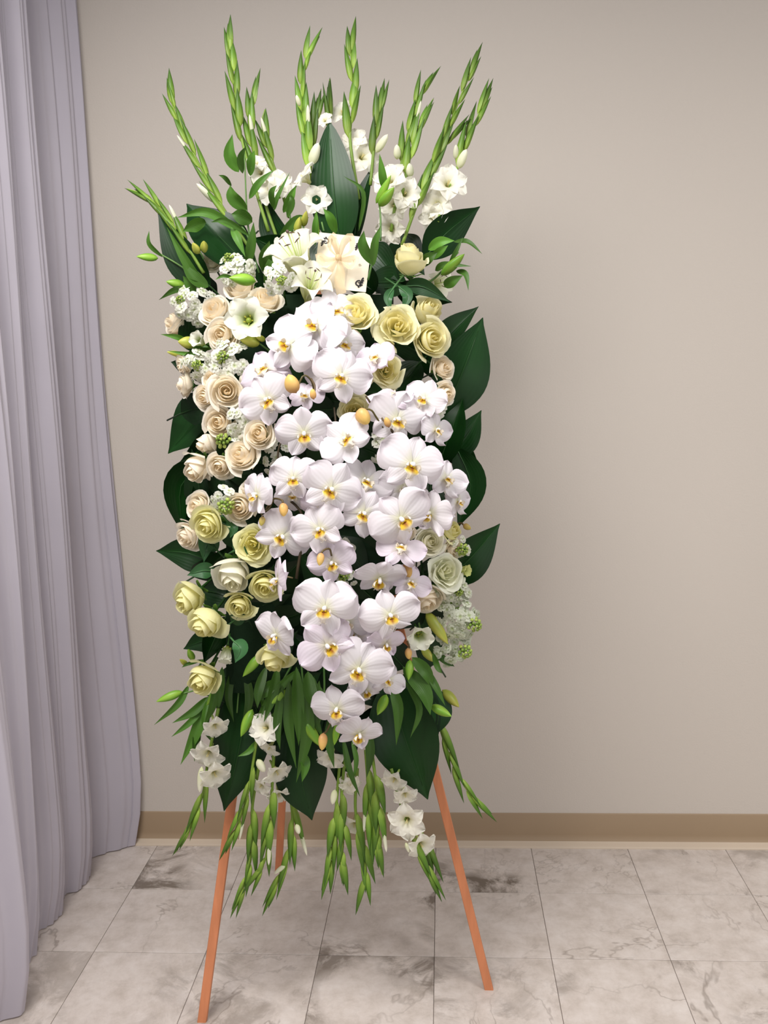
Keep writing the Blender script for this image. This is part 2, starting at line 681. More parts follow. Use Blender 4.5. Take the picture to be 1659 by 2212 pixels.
def rose_kind(kind, inner, outer):
    """list of (mesh, turn) in units of the head's radius"""
    rnd = random.Random(hash(kind) % 97 if False else {'half': 3, 'bud': 5, 'open': 8}[kind])
    if kind == 'half':
        rows = [(.13, 1.50, 110, .75, 0, 0)] + [(.22, 1.49, 100, .50, 0, .01), (.31, 1.47, 95, .36, 0, .012)] + \
               [(.41 + .05 * i, 1.45 - .022 * i, 82, .28 - .04 * i, .10, .014) for i in range(5)] + \
               [(.66 + .045 * i, 1.33 - .04 * i, 70, .10 - .02 * i, .38, .018) for i in range(5)] + \
               [(.88 + .03 * i, 1.12 - .04 * i, 62, .02, .72, .025) for i in range(4)]
    elif kind == 'bud':
        rows = [(.14, 1.80, 110, .7, 0, 0)] + [(.24, 1.80, 100, .5, 0, .005), (.34, 1.79, 95, .42, .05, .01)] + \
               [(.44 + .055 * i, 1.77 - .03 * i, 84, .36 - .03 * i, .15, .015) for i in range(5)] + \
               [(.72 + .05 * i, 1.62 - .06 * i, 74, .20, .40, .02) for i in range(4)] + \
               [(.95, 1.25, 56, .06, .6, .02), (.98, 1.12, 50, .06, .75, .03)]
    else:
        rows = [(.10, 1.22, 100, .4, 0, .02), (.18, 1.22, 95, .25, .05, .03), (.27, 1.21, 92, .18, .1, .04)] + \
               [(.37 + .05 * i, 1.19 - .015 * i, 74, .10, .25, .05) for i in range(5)] + \
               [(.63 + .045 * i, 1.06 - .03 * i, 62, .02, .55, .06) for i in range(5)] + \
               [(.84 + .03 * i, .88 - .03 * i, 58, 0, .85, .06) for i in range(4)]
    out = []
    a = 0.0
    for i, (R, H, W, cl, rec, rf) in enumerate(rows):
        f = i / (len(rows) - 1.0)
        c = mix(inner, outer, f ** .7)
        out.append((rose_petal(R, H, W, cl, rec, rf, mix(c, inner, .4), mix(c, (1, 1, 1), .12), rnd.random() * 6), a))
        a += 2.39996 + rnd.uniform(-.5, .5)
    return out


GREEN_D, GREEN_M, GREEN_L = rgb(34, 66, 30), rgb(58, 104, 40), rgb(128, 170, 60)
PEACH = (rgb(255, 239, 207), rgb(255, 249, 234))
YELLOW = (rgb(250, 240, 172), rgb(247, 243, 200))
WHITE = (rgb(244, 240, 205), rgb(247, 245, 230))
ROSES = {}
for cname, (ci, co) in (('peach', PEACH), ('yellow', YELLOW), ('white', WHITE)):
    for kind in ('half', 'bud', 'open'):
        ROSES[cname, kind] = rose_kind(kind, ci, co)


def sepal_mesh():
    m = MB()

    def fn(s, t):
        w = .17 * leaf_outline(t, 1.1, .5, .25)
        r = .12 + .62 * math.sin(t * 1.5)
        return Vector((r, s * w, .02 - .02 * t + .30 * t * t - .55 * max(0, t - .6) - s * s * .02)), mix(GREEN_M, GREEN_L, t * .5)
    m.sheet(4, 6, fn)
    return m.mesh('sepal', M_GREEN)


def rose_stem_mesh():
    m = MB()
    m.tube([(0, 0, .06), (0, 0, -.06), (.01, 0, -.2), (.03, 0, -.9), (.0, .05, -1.9)], [.24, .22, .085, .07, .07],
           lambda t: mix(GREEN_M, GREEN_D, t), 8)
    return m.mesh('stem', M_GREEN)


SEPAL, RSTEM = sepal_mesh(), rose_stem_mesh()


def rose(px, py, diam, cname, kind, yaw, pitch, label, off=0.0, roll=None, tint=None, group=None):
    p = at(px, py, dome(px, py, off))
    R = diam * .5 * depth_of(p) / FPX * (1.12 if kind == 'bud' else 1.04)
    hz = {'half': .75, 'bud': .85, 'open': .6}[kind]
    roll = random.uniform(-180, 180) if roll is None else roll
    M = facing(p, yaw, pitch, roll, 1.0)
    M = M @ Matrix.Translation((0, 0, -hz * R))
    REG.append((px, py, label))
    t = thing('rose', label, 'rose', M, group)
    S = Matrix.Scale(R * 1.02, 4)
    tint = tint or (1, 1, 1)
    for me, a in ROSES[cname, kind]:
        inst('petal', me, t, S @ Matrix.Rotation(a, 4, 'Z'), tint)
    for k in range(5):
        inst('sepal', SEPAL, t, S @ Matrix.Rotation(k * 1.2566 + .3, 4, 'Z'))
    inst('stem', RSTEM, t, S)
    return t


# --- orchid ---------------------------------------------------------
O_W, O_LIL, O_GRN = rgb(237, 233, 235), rgb(230, 219, 229), rgb(222, 222, 186)


def orchid_petal(length, hw, ang, kind, seed, peak=.58):
    m = MB()
    a = math.radians(ang)
    dx, dy = math.sin(a), math.cos(a)
    rnd = random.Random(seed)
    e1, e2, e3 = rnd.uniform(.02, .09), rnd.uniform(0, 6), rnd.uniform(-.10, .42)
    length *= rnd.uniform(.93, 1.05)
    hw *= rnd.uniform(.92, 1.06)

    def fn(s, t):
        w = hw * max(.10 * (1 - t), leaf_outline(t, .56 if kind == 'petal' else .62, .85, peak))
        tt = length * (t if kind != 'petal' else t - .02 * math.cos(s * 3) * t)
        u = s * w
        z = .05 * math.sin(t * 2.6) - e3 * t * t * .55 - (u * u) * (.55 if kind == 'petal' else .75) \
            + e1 * 1.6 * math.sin(s * 3.5 + e2) * t * t - .035 * max(0, 1 - abs(s) * 3.5) * math.sin(t * 3.1)
        x0, y0 = u, .03 + tt
        c = mix(O_GRN, O_W, t * 3.2)
        c = mix(c, O_LIL, max(0, t - .45) * .9 + .25 * abs(s) ** 3)
        return Vector((x0 * dy + y0 * dx, -x0 * dx + y0 * dy, z + (.02 if kind == 'petal' else -.015))), c
    m.sheet(10, 10, fn)
    return m.mesh('petal' if kind == 'petal' else 'sepal', M_PETAL)


def orchid_lip(seed):
    m = MB()
    Y, Rd, Wt = rgb(226, 190, 52), rgb(140, 66, 26), rgb(246, 240, 228)

    def mid(s, t):                                   # arrow shaped middle lobe, pointing down and forward
        w = .07 + .15 * math.sin(min(1, t * 1.3) * math.pi) ** 1.1
        z = .10 + .24 * math.sin(t * 2.5) - abs(s) * .07
        c = mix(Rd, Y, abs(s) * 1.7 + max(0, t - .30) * 2.2)
        return Vector((s * w, -.04 - .36 * t, z)), mix(c, Wt, (t - .46) * 4.5 + max(0, abs(s) - .75) * 3)
    m.sheet(8, 8, mid)
    for sg in (-1, 1):                               # side lobes standing up either side of the column
        def side(s, t, sg=sg):
            w = .12 * leaf_outline(t, .7, .6, .55)
            base = Vector((sg * (.06 + .17 * math.sin(t * 1.9)), -.10 + .03 * t, .06 + .26 * t))
            q = base + Vector((sg * -.05 * s * s, s * w, s * .04))
            return q, mix(mix(Y, Wt, t * 3.2 - .1), Rd, .8 * max(0, .25 - t))
        m.sheet(4, 6, side)
    m.blob((-.035, -.06, .19), .045, Y)
    m.blob((.035, -.06, .19), .045, Y)
    m.blob((0, -.10, .17), .05, Rd)
    for sg in (-1, 1):                               # two curled tendrils at the end of the lip
        m.tube([(sg * .01, -.39, .17), (sg * .06, -.44, .2), (sg * .11, -.40, .25)], [.018, .013, .006], Wt, 5)
    return m.mesh('lip', M_PETAL)


def orchid_column():
    m = MB()
    m.tube([(0, .0, -.03), (0, .015, .08), (0, .01, .17), (0, -.02, .22), (0, -.045, .23)], [.07, .062, .07, .06, .025],
           lambda t: mix(O_GRN, rgb(252, 248, 250), t * 2), 8)
    return m.mesh('column', M_PETAL)


def orchid_stalk():
    m = MB()
    m.tube([(0, 0, -.01), (0, .02, -.14), (0, .10, -.34), (.02, .05, -.55)], [.05, .035, .03, .03],
           lambda t: mix(rgb(205, 200, 150), rgb(110, 92, 60), t), 6)
    return m.mesh('stalk', M_GREEN)


ORCHIDS = []
for v in range(8):
    sp = (0, 9, -8, 4, -4, 12, -11, 6)[v]
    ORCHIDS.append([
        ('sepal', orchid_petal(.80, .34, 0 + sp * .6, 'sepal', v * 10 + 1, .5)),
        ('sepal', orchid_petal(.82, .31, 143 + sp * 1.4, 'sepal', v * 10 + 2, .5)),
        ('sepal', orchid_petal(.82, .31, -143 + sp, 'sepal', v * 10 + 3, .5)),
        ('petal', orchid_petal(.96, .56, 72 - sp * .6, 'petal', v * 10 + 4)),
        ('petal', orchid_petal(.96, .56, -72 + sp, 'petal', v * 10 + 5)),
        ('lip', orchid_lip(v)), ('column', orchid_column()), ('stalk', orchid_stalk())])


def orchid(px, py, span, yaw, pitch, roll, off, label, tint=None):
    p = at(px, py, dome(px, py, .045 + off))
    R = span * .5 * depth_of(p) / FPX
    REG.append((px, py, label))
    t = thing('orchid_bloom', label, 'orchid', facing(p, yaw, pitch, roll), 'white moth orchids in the cascade')
    S = Matrix.Scale(R, 4)
    for nm, me in ORCHIDS[int(px * 7 + py * 3) % 8]:
        inst(nm, me, t, S, tint if nm in ('petal', 'sepal') and tint else (1, 1, 1))
    return t


def bud_mesh(name, c0, c1, ridges=0, mat=None, sharp=1.0, ribcol=None):
    """pointed bud of length 1 along +Z, radius .5"""
    m = MB()

    def fn(s, t):
        a = s * math.pi
        r = .5 * leaf_outline(t, sharp, .55, .4)
        k = 0.0
        if ridges:
            k = .5 + .5 * math.cos(a * ridges)
            r *= 1 - .14 * (1 - k)
        c = mix(c0, c1, t)
        if ribcol:
            c = mix(c, ribcol, .6 * (1 - k))
        return Vector((r * math.cos(a), r * math.sin(a), t)), c
    m.sheet(14 if ridges else 10, 9, fn)
    return m.mesh(name, mat or M_WAX)


def along(a, b, width, spin=0.0):
    """matrix laying a bud of bud_mesh() from a to b"""
    d = b - a
    q = d.to_track_quat('Z', 'Y').to_matrix().to_4x4()
    L = d.length
    S = Matrix.Diagonal((width, width, L, 1))
    return Matrix.Translation(a) @ q @ Matrix.Rotation(spin, 4, 'Z') @ S


ORCHID_BUD = bud_mesh('bud', rgb(218, 170, 120), rgb(238, 210, 120), 3, M_WAX, .6)


def orchid_bud(px, py, w, h, lean, label, stem=None, off=0.03, tint=None):
    Y = dome(px, py, .045 + off)
    p = at(px, py, Y)
    k = depth_of(p) / FPX
    t = thing('orchid_bud', label, 'flower bud', Matrix.Translation(p), 'orchid buds')
    a = math.radians(lean)
    d = (AX * math.sin(a) - AY * math.cos(a) - AZ * .35).normalized()
    inst('bud', ORCHID_BUD, t, along(-d * h * k * .5, d * h * k * .5, w * k * .9), tint or (1, .94, .86))
    if stem:
        pts = [p - d * h * k * .48] + [at(x, y, Y + .012 * (i + 1)) for i, (x, y) in enumerate(stem)]
        m = MB()
        m.tube([q - p for q in catmull(pts, 10)], .0022, mix(rgb(96, 74, 48), rgb(120, 120, 60), random.random() * .5), 6)
        inst('stalk', m.mesh('stalk', M_GREEN), t)
    return t


# --- gladiolus ------------------------------------------------------
G_TIP, G_MID, G_PALE = rgb(60, 98, 34), rgb(106, 146, 46), rgb(168, 196, 84)


def glad_bud(seed):
    m = MB()

    def fn(s, t):
        a = s * math.pi
        r = .5 * leaf_outline(t, 1.05, .6, .30) * (1 + .12 * math.cos(3 * a + seed))
        c = mix(mix(G_PALE, G_MID, t * 2.2), G_TIP, (t - .35) * 1.5)
        return Vector((r * math.cos(a) * 1.15, r * math.sin(a) * .8 + .06 * math.sin(t * 3), t)), c
    m.sheet(8, 8, fn)
    return m.mesh('bud', M_GREEN)


GLAD_BUDS = [glad_bud(i * 1.7) for i in range(3)]
PALE_TIP = bud_mesh('petal_tip', rgb(228, 232, 188), rgb(250, 248, 232), 3, M_ROSE, .5)


def floret_petal(i):
    m = MB()
    wide = .30 if i % 2 else .36

    def fn(s, t):
        w = .06 + wide * 1.12 * leaf_outline(t, .8, 1.1, .66)
        r = .08 + .14 * t + 1.15 * max(0, t - .30) ** 1.25
        z = -.25 + .80 * math.sin(min(1, t * .95) * 1.5) - .5 * max(0, t - .62) ** 1.2 * 2
        rf = .07 * math.sin(s * 6 + i * 2) * t ** 3
        c = mix(rgb(222, 222, 150), rgb(250, 248, 236), t * 1.9)
        return Vector((r + rf * .5 - s * s * .05 * (1 - t), s * w, z + rf + s * s * .07)), c
    m.sheet(6, 9, fn)
    return m.mesh('petal', M_ROSE)


FLORET = [floret_petal(i) for i in range(2)]


def floret_throat():
    m = MB()
    m.tube([(0, 0, -.75), (0, 0, -.45), (0, 0, -.2), (0, 0, .05)], [.06, .09, .12, .16],
           lambda t: mix(rgb(160, 190, 90), rgb(236, 232, 170), t), 8, False)
    for k in range(3):
        a = k * 2.1
        m.tube([(0, 0, -.1), (.05 * math.cos(a), .05 * math.sin(a), .45)], [.015, .022], rgb(236, 226, 170), 5)
    return m.mesh('floret', M_ROSE)


THROAT = floret_throat()


def floret(parent, px, py, Y, size, yaw, pitch, roll=0, openness=1.0):
    p = at(px, py, Y)
    R = size * .5 * depth_of(p) / FPX
    M = parent.matrix_world.inverted() @ facing(p, yaw, pitch, roll) @ Matrix.Translation((0, 0, -.45 * R)) @ Matrix.Scale(R * 1.22, 4)
    f = inst('floret', THROAT, parent, M, None)
    for k in range(6):
        Q = Matrix.Rotation(k * math.pi / 3, 4, 'Z') @ Matrix.Rotation(math.radians((1 - openness) * -32), 4, 'Y')
        inst('petal', FLORET[k % 2], f, Q)
    return f


def gladiolus(pts, yb, yt, label, florets=(), pale=(), start=0.12, width=15, step=33, tone=1.0, seed=0, group=None, longest=98):
    """pts in the picture from tip to base"""
    rnd = random.Random(seed + len(label))
    pts = list(reversed(pts))
    line = catmull(pxline(pts, yb, yt), 60)
    base = line[0]
    t = thing('gladiolus_spike', label, 'gladiolus', Matrix.Translation(base), group)
    k = depth_of(line[30]) / FPX
    m = MB()
    m.tube([q - base for q in line[:59:2]], [(.0042 - .0028 * i / 30) for i in range(30)], lambda u: mix(rgb(128, 160, 62), rgb(150, 186, 72), u), 7)
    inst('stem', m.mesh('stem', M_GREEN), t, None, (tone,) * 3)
    L = [0.0]
    for a, b in zip(line, line[1:]):
        L.append(L[-1] + (b - a).length)
    tot = L[-1]

    def pos(s):
        s = max(0, min(tot, s))
        i = 0
        while i < 59 and L[i + 1] < s:
            i += 1
        return line[i].lerp(line[i + 1], (s - L[i]) / max(1e-6, L[i + 1] - L[i])), (line[min(i + 2, 60)] - line[max(i - 1, 0)]).normalized()
    s, i = tot * start, 0
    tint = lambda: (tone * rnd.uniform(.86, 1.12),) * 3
    while s < tot - 72 * k:
        f = (s / tot - start) / (1 - start)
        p, tg = pos(s)
        side = tg.cross(-AZ).normalized()
        sg = 1 if i % 2 else -1
        out = side * sg * rnd.uniform(.03, .14) + (-AZ) * rnd.uniform(-.02, .14)
        d = (tg + out).normalized()
        bl = (longest - (longest - 58) * f) * rnd.uniform(.88, 1.1) * k
        a = p + side * sg * 3.0 * k
        b = a + d * bl
        w = (width - (width - 9) * f) * rnd.uniform(.9, 1.1) * k
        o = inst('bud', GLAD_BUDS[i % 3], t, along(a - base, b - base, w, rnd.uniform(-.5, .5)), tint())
        if f < .4 and rnd.random() < .08:
            inst('petal_tip', PALE_TIP, t, along(a + d * bl * .5 - base, b + d * bl * .10 - base, w * .62))
        s += (step - 9 * f) * k
        i += 1
    p, tg = pos(tot - 84 * k)
    inst('bud', GLAD_BUDS[0], t, along(p - base, line[-1] - base, 14 * k, 0), tint())
    p, tg = pos(tot - 74 * k)
    q2, _ = pos(tot - 20 * k)
    inst('bud', GLAD_BUDS[1], t, along(p - base, q2 + tg.cross(-AZ) * 5 * k * (1 if i % 2 else -1) - base, 11 * k, 0), tint())
    for (x, y, size, yaw, pitch, *r) in florets:
        fy = yb + (yt - yb) * .3 - .02 + (r[1] if len(r) > 1 else 0)
        floret(t, x, y, fy, size, yaw, pitch, r[0] if r else rnd.uniform(-30, 30), r[2] if len(r) > 2 else 1.0)
    for (x0, y0, x1, y1, w) in pale:
        a, b = at(x0, y0, (yb + yt) / 2 - .012), at(x1, y1, (yb + yt) / 2 - .022)
        inst('opening_bud', PALE_TIP, t, along(a - base, b - base, w * k))
    return t


# --- broad leaves, lily stems --------------------------------------
LEAF_IN, LEAF_ED = rgb(21, 62, 20), rgb(14, 48, 14)


def broad_leaf(pts, width, y0, y1, label, twist=0, fold=.25, bow=0.0, tone=1.0, group=None, curl=0.0, tip=1.15, peak=.42, name='broad_leaf', cat='leaf', cin=None, ced=None, base=.75):
    """pts from base to tip in the picture"""
    line = pxline(pts, y0, y1)
    n = len(line) - 1
    line = [p - AZ * (bow * math.sin(math.pi * i / n)) for i, p in enumerate(line)]
    k = depth_of(line[n // 2]) / FPX
    base_p = line[0]
    me = blade([p - base_p + Vector((0, 0, 0)) for p in line], 1, LEAF_IN, LEAF_ED) if False else None
    me = blade(line, width * k, cin or LEAF_IN, ced or LEAF_ED, twist, fold, 16, 8, 0.0, tip, base, peak, curl)
    me.transform(Matrix.Translation(-base_p))
    t = thing(name, label, cat, Matrix.Translation(base_p), group)
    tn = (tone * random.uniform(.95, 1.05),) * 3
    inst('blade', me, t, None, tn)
    c = catmull(line, 16)
    m = MB()
    d0 = (c[0] - c[2]).normalized()
    ext = [c[0] + d0 * .05 + AZ * .02, c[0]] + [q + AZ * .0005 for q in c[2:15:2]]
    m.tube([q - base_p for q in ext], [.0022, .0022] + [.0014 - .00016 * i for i in range(len(ext) - 2)],
           mix(cin or LEAF_IN, rgb(70, 110, 60), .35), 5)
    inst('midrib', m.mesh('midrib', M_LEAF), t, None, tn)
    return t


LILY_BUD = bud_mesh('bud', rgb(96, 150, 44), rgb(120, 172, 48), 3, M_WAX, .85, rgb(170, 205, 80))
LILY_BUD_Y = bud_mesh('bud', rgb(168, 176, 70), rgb(206, 200, 96), 3, M_WAX, .8, rgb(150, 170, 60))


def lily_stem(stem, y0, y1, label, leaves=(), buds=(), tone=1.0, cat='lily', name='lily_spray', group=None, leafcol=None):
    """stem: picture polyline from base up; leaves: (pts base to tip, width[, twist]); buds: (x0,y0,x1,y1,width[,kind])"""
    line = pxline(stem, y0, y1)
    b = line[0]
    k = depth_of(b) / FPX
    t = thing(name, label, cat, Matrix.Translation(b), group)
    m = MB()
    m.tube([q - b for q in catmull(line, 12)], [.0028 - .0009 * i / 12 for i in range(13)], lambda u: mix(rgb(70, 112, 50), rgb(120, 160, 84), u), 6)
    inst('stem', m.mesh('stem', M_GREEN), t, None, (tone,) * 3)
    ym = (y0 + y1) / 2
    for i, lf in enumerate(leaves):
        pts, w = lf[0], lf[1]
        tw = lf[2] if len(lf) > 2 else random.uniform(-35, 35)
        g = lf[3] if len(lf) > 3 else 1.0
        q = pxline(pts, ym - .004 * (i % 4), ym - .03 - .008 * (i % 3))
        q = [p - AZ * .010 * math.sin(math.pi * j / (len(q) - 1)) for j, p in enumerate(q)]
        lc = leafcol or rgb(78, 124, 40)
        me = blade(q, w * k * .8, mix(lc, rgb(96, 142, 60), .25), lc, tw, .35, 12, 6, .02, 1.1, .6, .4, 0, M_GREEN, 'leaf')
        me.transform(Matrix.Translation(-b))
        inst('leaf', me, t, None, (tone * g * random.uniform(.85, 1.12),) * 3)
    for i, bd in enumerate(buds):
        a, e = at(bd[0], bd[1], ym - .01), at(bd[2], bd[3], ym - .035)
        kind = bd[5] if len(bd) > 5 else 'g'
        inst('bud', LILY_BUD if kind == 'g' else LILY_BUD_Y, t, along(a - b, e - b, bd[4] * k, random.uniform(0, 6)), (tone * random.uniform(.92, 1.1),) * 3)
    return t


# --- lily bloom, lisianthus, stock ----------------------------------
def lily_petal(i):
    m = MB()
    wide = .24 if i % 2 else .31

    def fn(s, t):
        w = .06 + wide * leaf_outline(t, .9, .7, .55)
        r = .06 + .16 * t + .95 * max(0, t - .28) ** 1.5
        z = -.75 + 1.55 * math.sin(min(1, t) * 1.35) - .95 * max(0, t - .62) ** 1.3
        c = mix(rgb(214, 220, 130), rgb(248, 247, 232), t * 1.7)
        c = mix(c, rgb(222, 226, 150), .5 * max(0, 1 - abs(s) * 4) * (1 - t))
        rf = .03 * math.sin(t * 16 + i) * abs(s)
        return Vector((r - s * s * .06, s * w, z + rf + .10 * s * s)), c
    m.sheet(6, 12, fn)
    return m.mesh('petal', M_ROSE)


LILY_P = [lily_petal(i) for i in range(2)]


def lily_centre():
    m = MB()
    for k in range(6):
        a = k * 1.047 + .4
        e = Vector((.26 * math.cos(a), .26 * math.sin(a), .78))
        m.tube([(0, 0, -.6), (.08 * math.cos(a), .08 * math.sin(a), .1), e], [.014, .014, .010], rgb(206, 220, 150), 5)
        m.tube([e + Vector((0, 0, -.02)) - Vector((-math.sin(a), math.cos(a), 0)) * .09, e, e + Vector((-math.sin(a), math.cos(a), 0)) * .09], [.008, .018, .008], rgb(92, 70, 48), 6)
    m.tube([(0, 0, -.6), (0, 0, .2), (.03, 0, .95)], [.03, .02, .02], rgb(196, 212, 130), 6)
    m.blob((.03, 0, .97), .045, rgb(110, 90, 80))
    return m.mesh('stamens', M_WAX)


LILY_C = lily_centre()


def lily(px, py, size, yaw, pitch, roll, off, label, n=6, skip=()):
    p = at(px, py, dome(px, py, off))
    R = size * .5 * depth_of(p) / FPX
    t = thing('lily_bloom', label, 'lily', facing(p, yaw, pitch, roll) @ Matrix.Translation((0, 0, -.3 * R)))
    S = Matrix.Scale(R, 4)
    for k in range(6):
        if k not in skip:
            inst('petal', LILY_P[k % 2], t, S @ Matrix.Rotation(k * math.pi / 3, 4, 'Z'))
    inst('stamens', LILY_C, t, S)
    return t


def lis_petal(i):
    m = MB()

    def fn(s, t):
        w = .10 + .34 * leaf_outline(t, .7, .8, .58)
        r = .05 + .95 * t ** 1.15
        z = -.40 + .65 * math.sin(t * 1.7) - .5 * max(0, t - .6)
        c = mix(rgb(176, 196, 96), rgb(246, 247, 232), t * 2.2 - .15)
        return Vector((r, s * w, z + .05 * math.sin(s * 4 + i * 2) * t * t + .10 * s * s)), c
    m.sheet(8, 9, fn)
    return m.mesh('petal', M_ROSE)


LIS_P = [lis_petal(i) for i in range(3)]


def lis_centre():
    m = MB()
    m.blob((0, 0, -.22), .14, rgb(150, 170, 60), 8, 6)
    for k in range(5):
        a = k * 1.2566
        m.tube([(.08 * math.cos(a), .08 * math.sin(a), -.35), (.2 * math.cos(a), .2 * math.sin(a), -.05)], [.02, .03], rgb(186, 180, 70), 5)
    m.tube([(0, 0, -1.3), (0, 0, -.6), (0, 0, -.4)], [.06, .06, .12], GREEN_M, 6)
    return m.mesh('centre', M_WAX)


LIS_C = lis_centre()


def lisianthus(px, py, size, yaw, pitch, roll, off, label, cup=0.0, tint=None):
    p = at(px, py, dome(px, py, off))
    R = size * .5 * depth_of(p) / FPX
    t = thing('lisianthus_bloom', label, 'lisianthus', facing(p, yaw, pitch, roll))
    S = Matrix.Scale(R, 4)
    for k in range(6):
        Q = Matrix.Rotation(k * math.pi / 3 + .3, 4, 'Z') @ Matrix.Rotation(math.radians(-cup), 4, 'Y')
        inst('petal', LIS_P[k % 3], t, S @ Q, tint)
    inst('centre', LIS_C, t, S)
    return t


def stock_floret(i):
    m = MB()
    rnd = random.Random(i + 40)
    for ring, (n, rr, lift) in enumerate(((5, 1.0, .0), (4, .62, .28))):
        for k in range(n):
            a = k * 2 * math.pi / n + ring * .6 + rnd.uniform(-.2, .2)
            ph = rnd.uniform(0, 6)

            def fn(s, t, a=a, ph=ph, rr=rr, lift=lift):
                w = .52 * rr * math.sin(min(1, t * .8 + .12) * math.pi * .62)
                r = rr * t
                z = lift + .25 * math.sin(t * 2.6) * rr + .10 * math.sin(s * 4 + ph) * t
                x, y = r - s * s * .1 * t, s * w
                return Vector((x * math.cos(a) - y * math.sin(a), x * math.sin(a) + y * math.cos(a), z)), \
                    mix(rgb(190, 204, 140), rgb(243, 243, 232), t * 1.5)
            m.sheet(3, 3, fn)
    return m.mesh('floret', M_ROSE)


STOCK = [stock_floret(i) for i in range(3)]


def stock_tip():
    m = MB()
    rnd = random.Random(5)
    for k in range(22):
        f = k / 21.0
        a = k * 2.4
        r = .42 * math.sqrt(1 - f) + .03
        m.blob((r * math.cos(a), r * math.sin(a), .1 + .75 * f), .15 - .06 * f, mix(rgb(120, 152, 58), rgb(186, 204, 100), rnd.random()), 6, 4)
    m.tube([(0, 0, -.4), (0, 0, .8)], [.14, .05], rgb(110, 140, 60), 6)
    return m.mesh('green_buds', M_WAX)


STOCK_TIP = stock_tip()


def stock(px, py, rx, ry, n, label, tip=None, off=0.0, fl=21, tint=None, yaw=0, pitch=0):
    """cluster of small double florets filling an ellipse, with a head of green buds at tip (dx, dy, size)"""
    Y = dome(px, py, off)
    p = at(px, py, Y)
    k = depth_of(p) / FPX
    REG.append((px, py, label))
    t = thing('stock_spike', label, 'stock flower', facing(p, 0, 0, 0))
    rnd = random.Random(int(px + py * 3))
    m = MB()
    m.tube([(0, 0, -.005), (0, -.01, -.05), (0, -.03, -.10)], [.004, .003, .003], GREEN_M, 6)
    inst('stem', m.mesh('stem', M_GREEN), t)
    n, fl = int(n * .8), fl * 1.3
    for i in range(n):
        f = math.sqrt((i + .5) / n)
        a = i * 2.39996 + rnd.uniform(-.5, .5)
        f *= rnd.uniform(.85, 1.08)
        x, y = rx * f * math.cos(a), ry * f * math.sin(a)
        if tip and math.hypot(x - tip[0], y + tip[1]) < tip[2] * .35:
            continue
        z = math.sqrt(max(0, 1 - f * f * .8)) * .8 * min(rx, ry) + rnd.uniform(-6, 6)
        d = Vector((x / rx * .9 + rnd.uniform(-.5, .5), y / ry * .9 + rnd.uniform(-.5, .5), .7)).normalized()
        q = d.to_track_quat('Z', 'Y').to_matrix().to_4x4()
        inst('floret', STOCK[i % 3], t, Matrix.Translation((x * k, y * k, z * k)) @ q @ Matrix.Rotation(rnd.uniform(0, 6), 4, 'Z') @ Matrix.Scale(fl * .5 * k * rnd.uniform(.85, 1.2), 4), tint)
    if tip:
        z = .65 * min(rx, ry)
        d = Vector((tip[0] / max(rx, 1) * .5, -tip[1] / max(ry, 1) * .5, .8)).normalized()
        q = d.to_track_quat('Z', 'Y').to_matrix().to_4x4()
        inst('green_buds', STOCK_TIP, t, Matrix.Translation((tip[0] * k, -tip[1] * k, z * k)) @ q @ Matrix.Scale(tip[2] * .9 * k, 4))
    return t
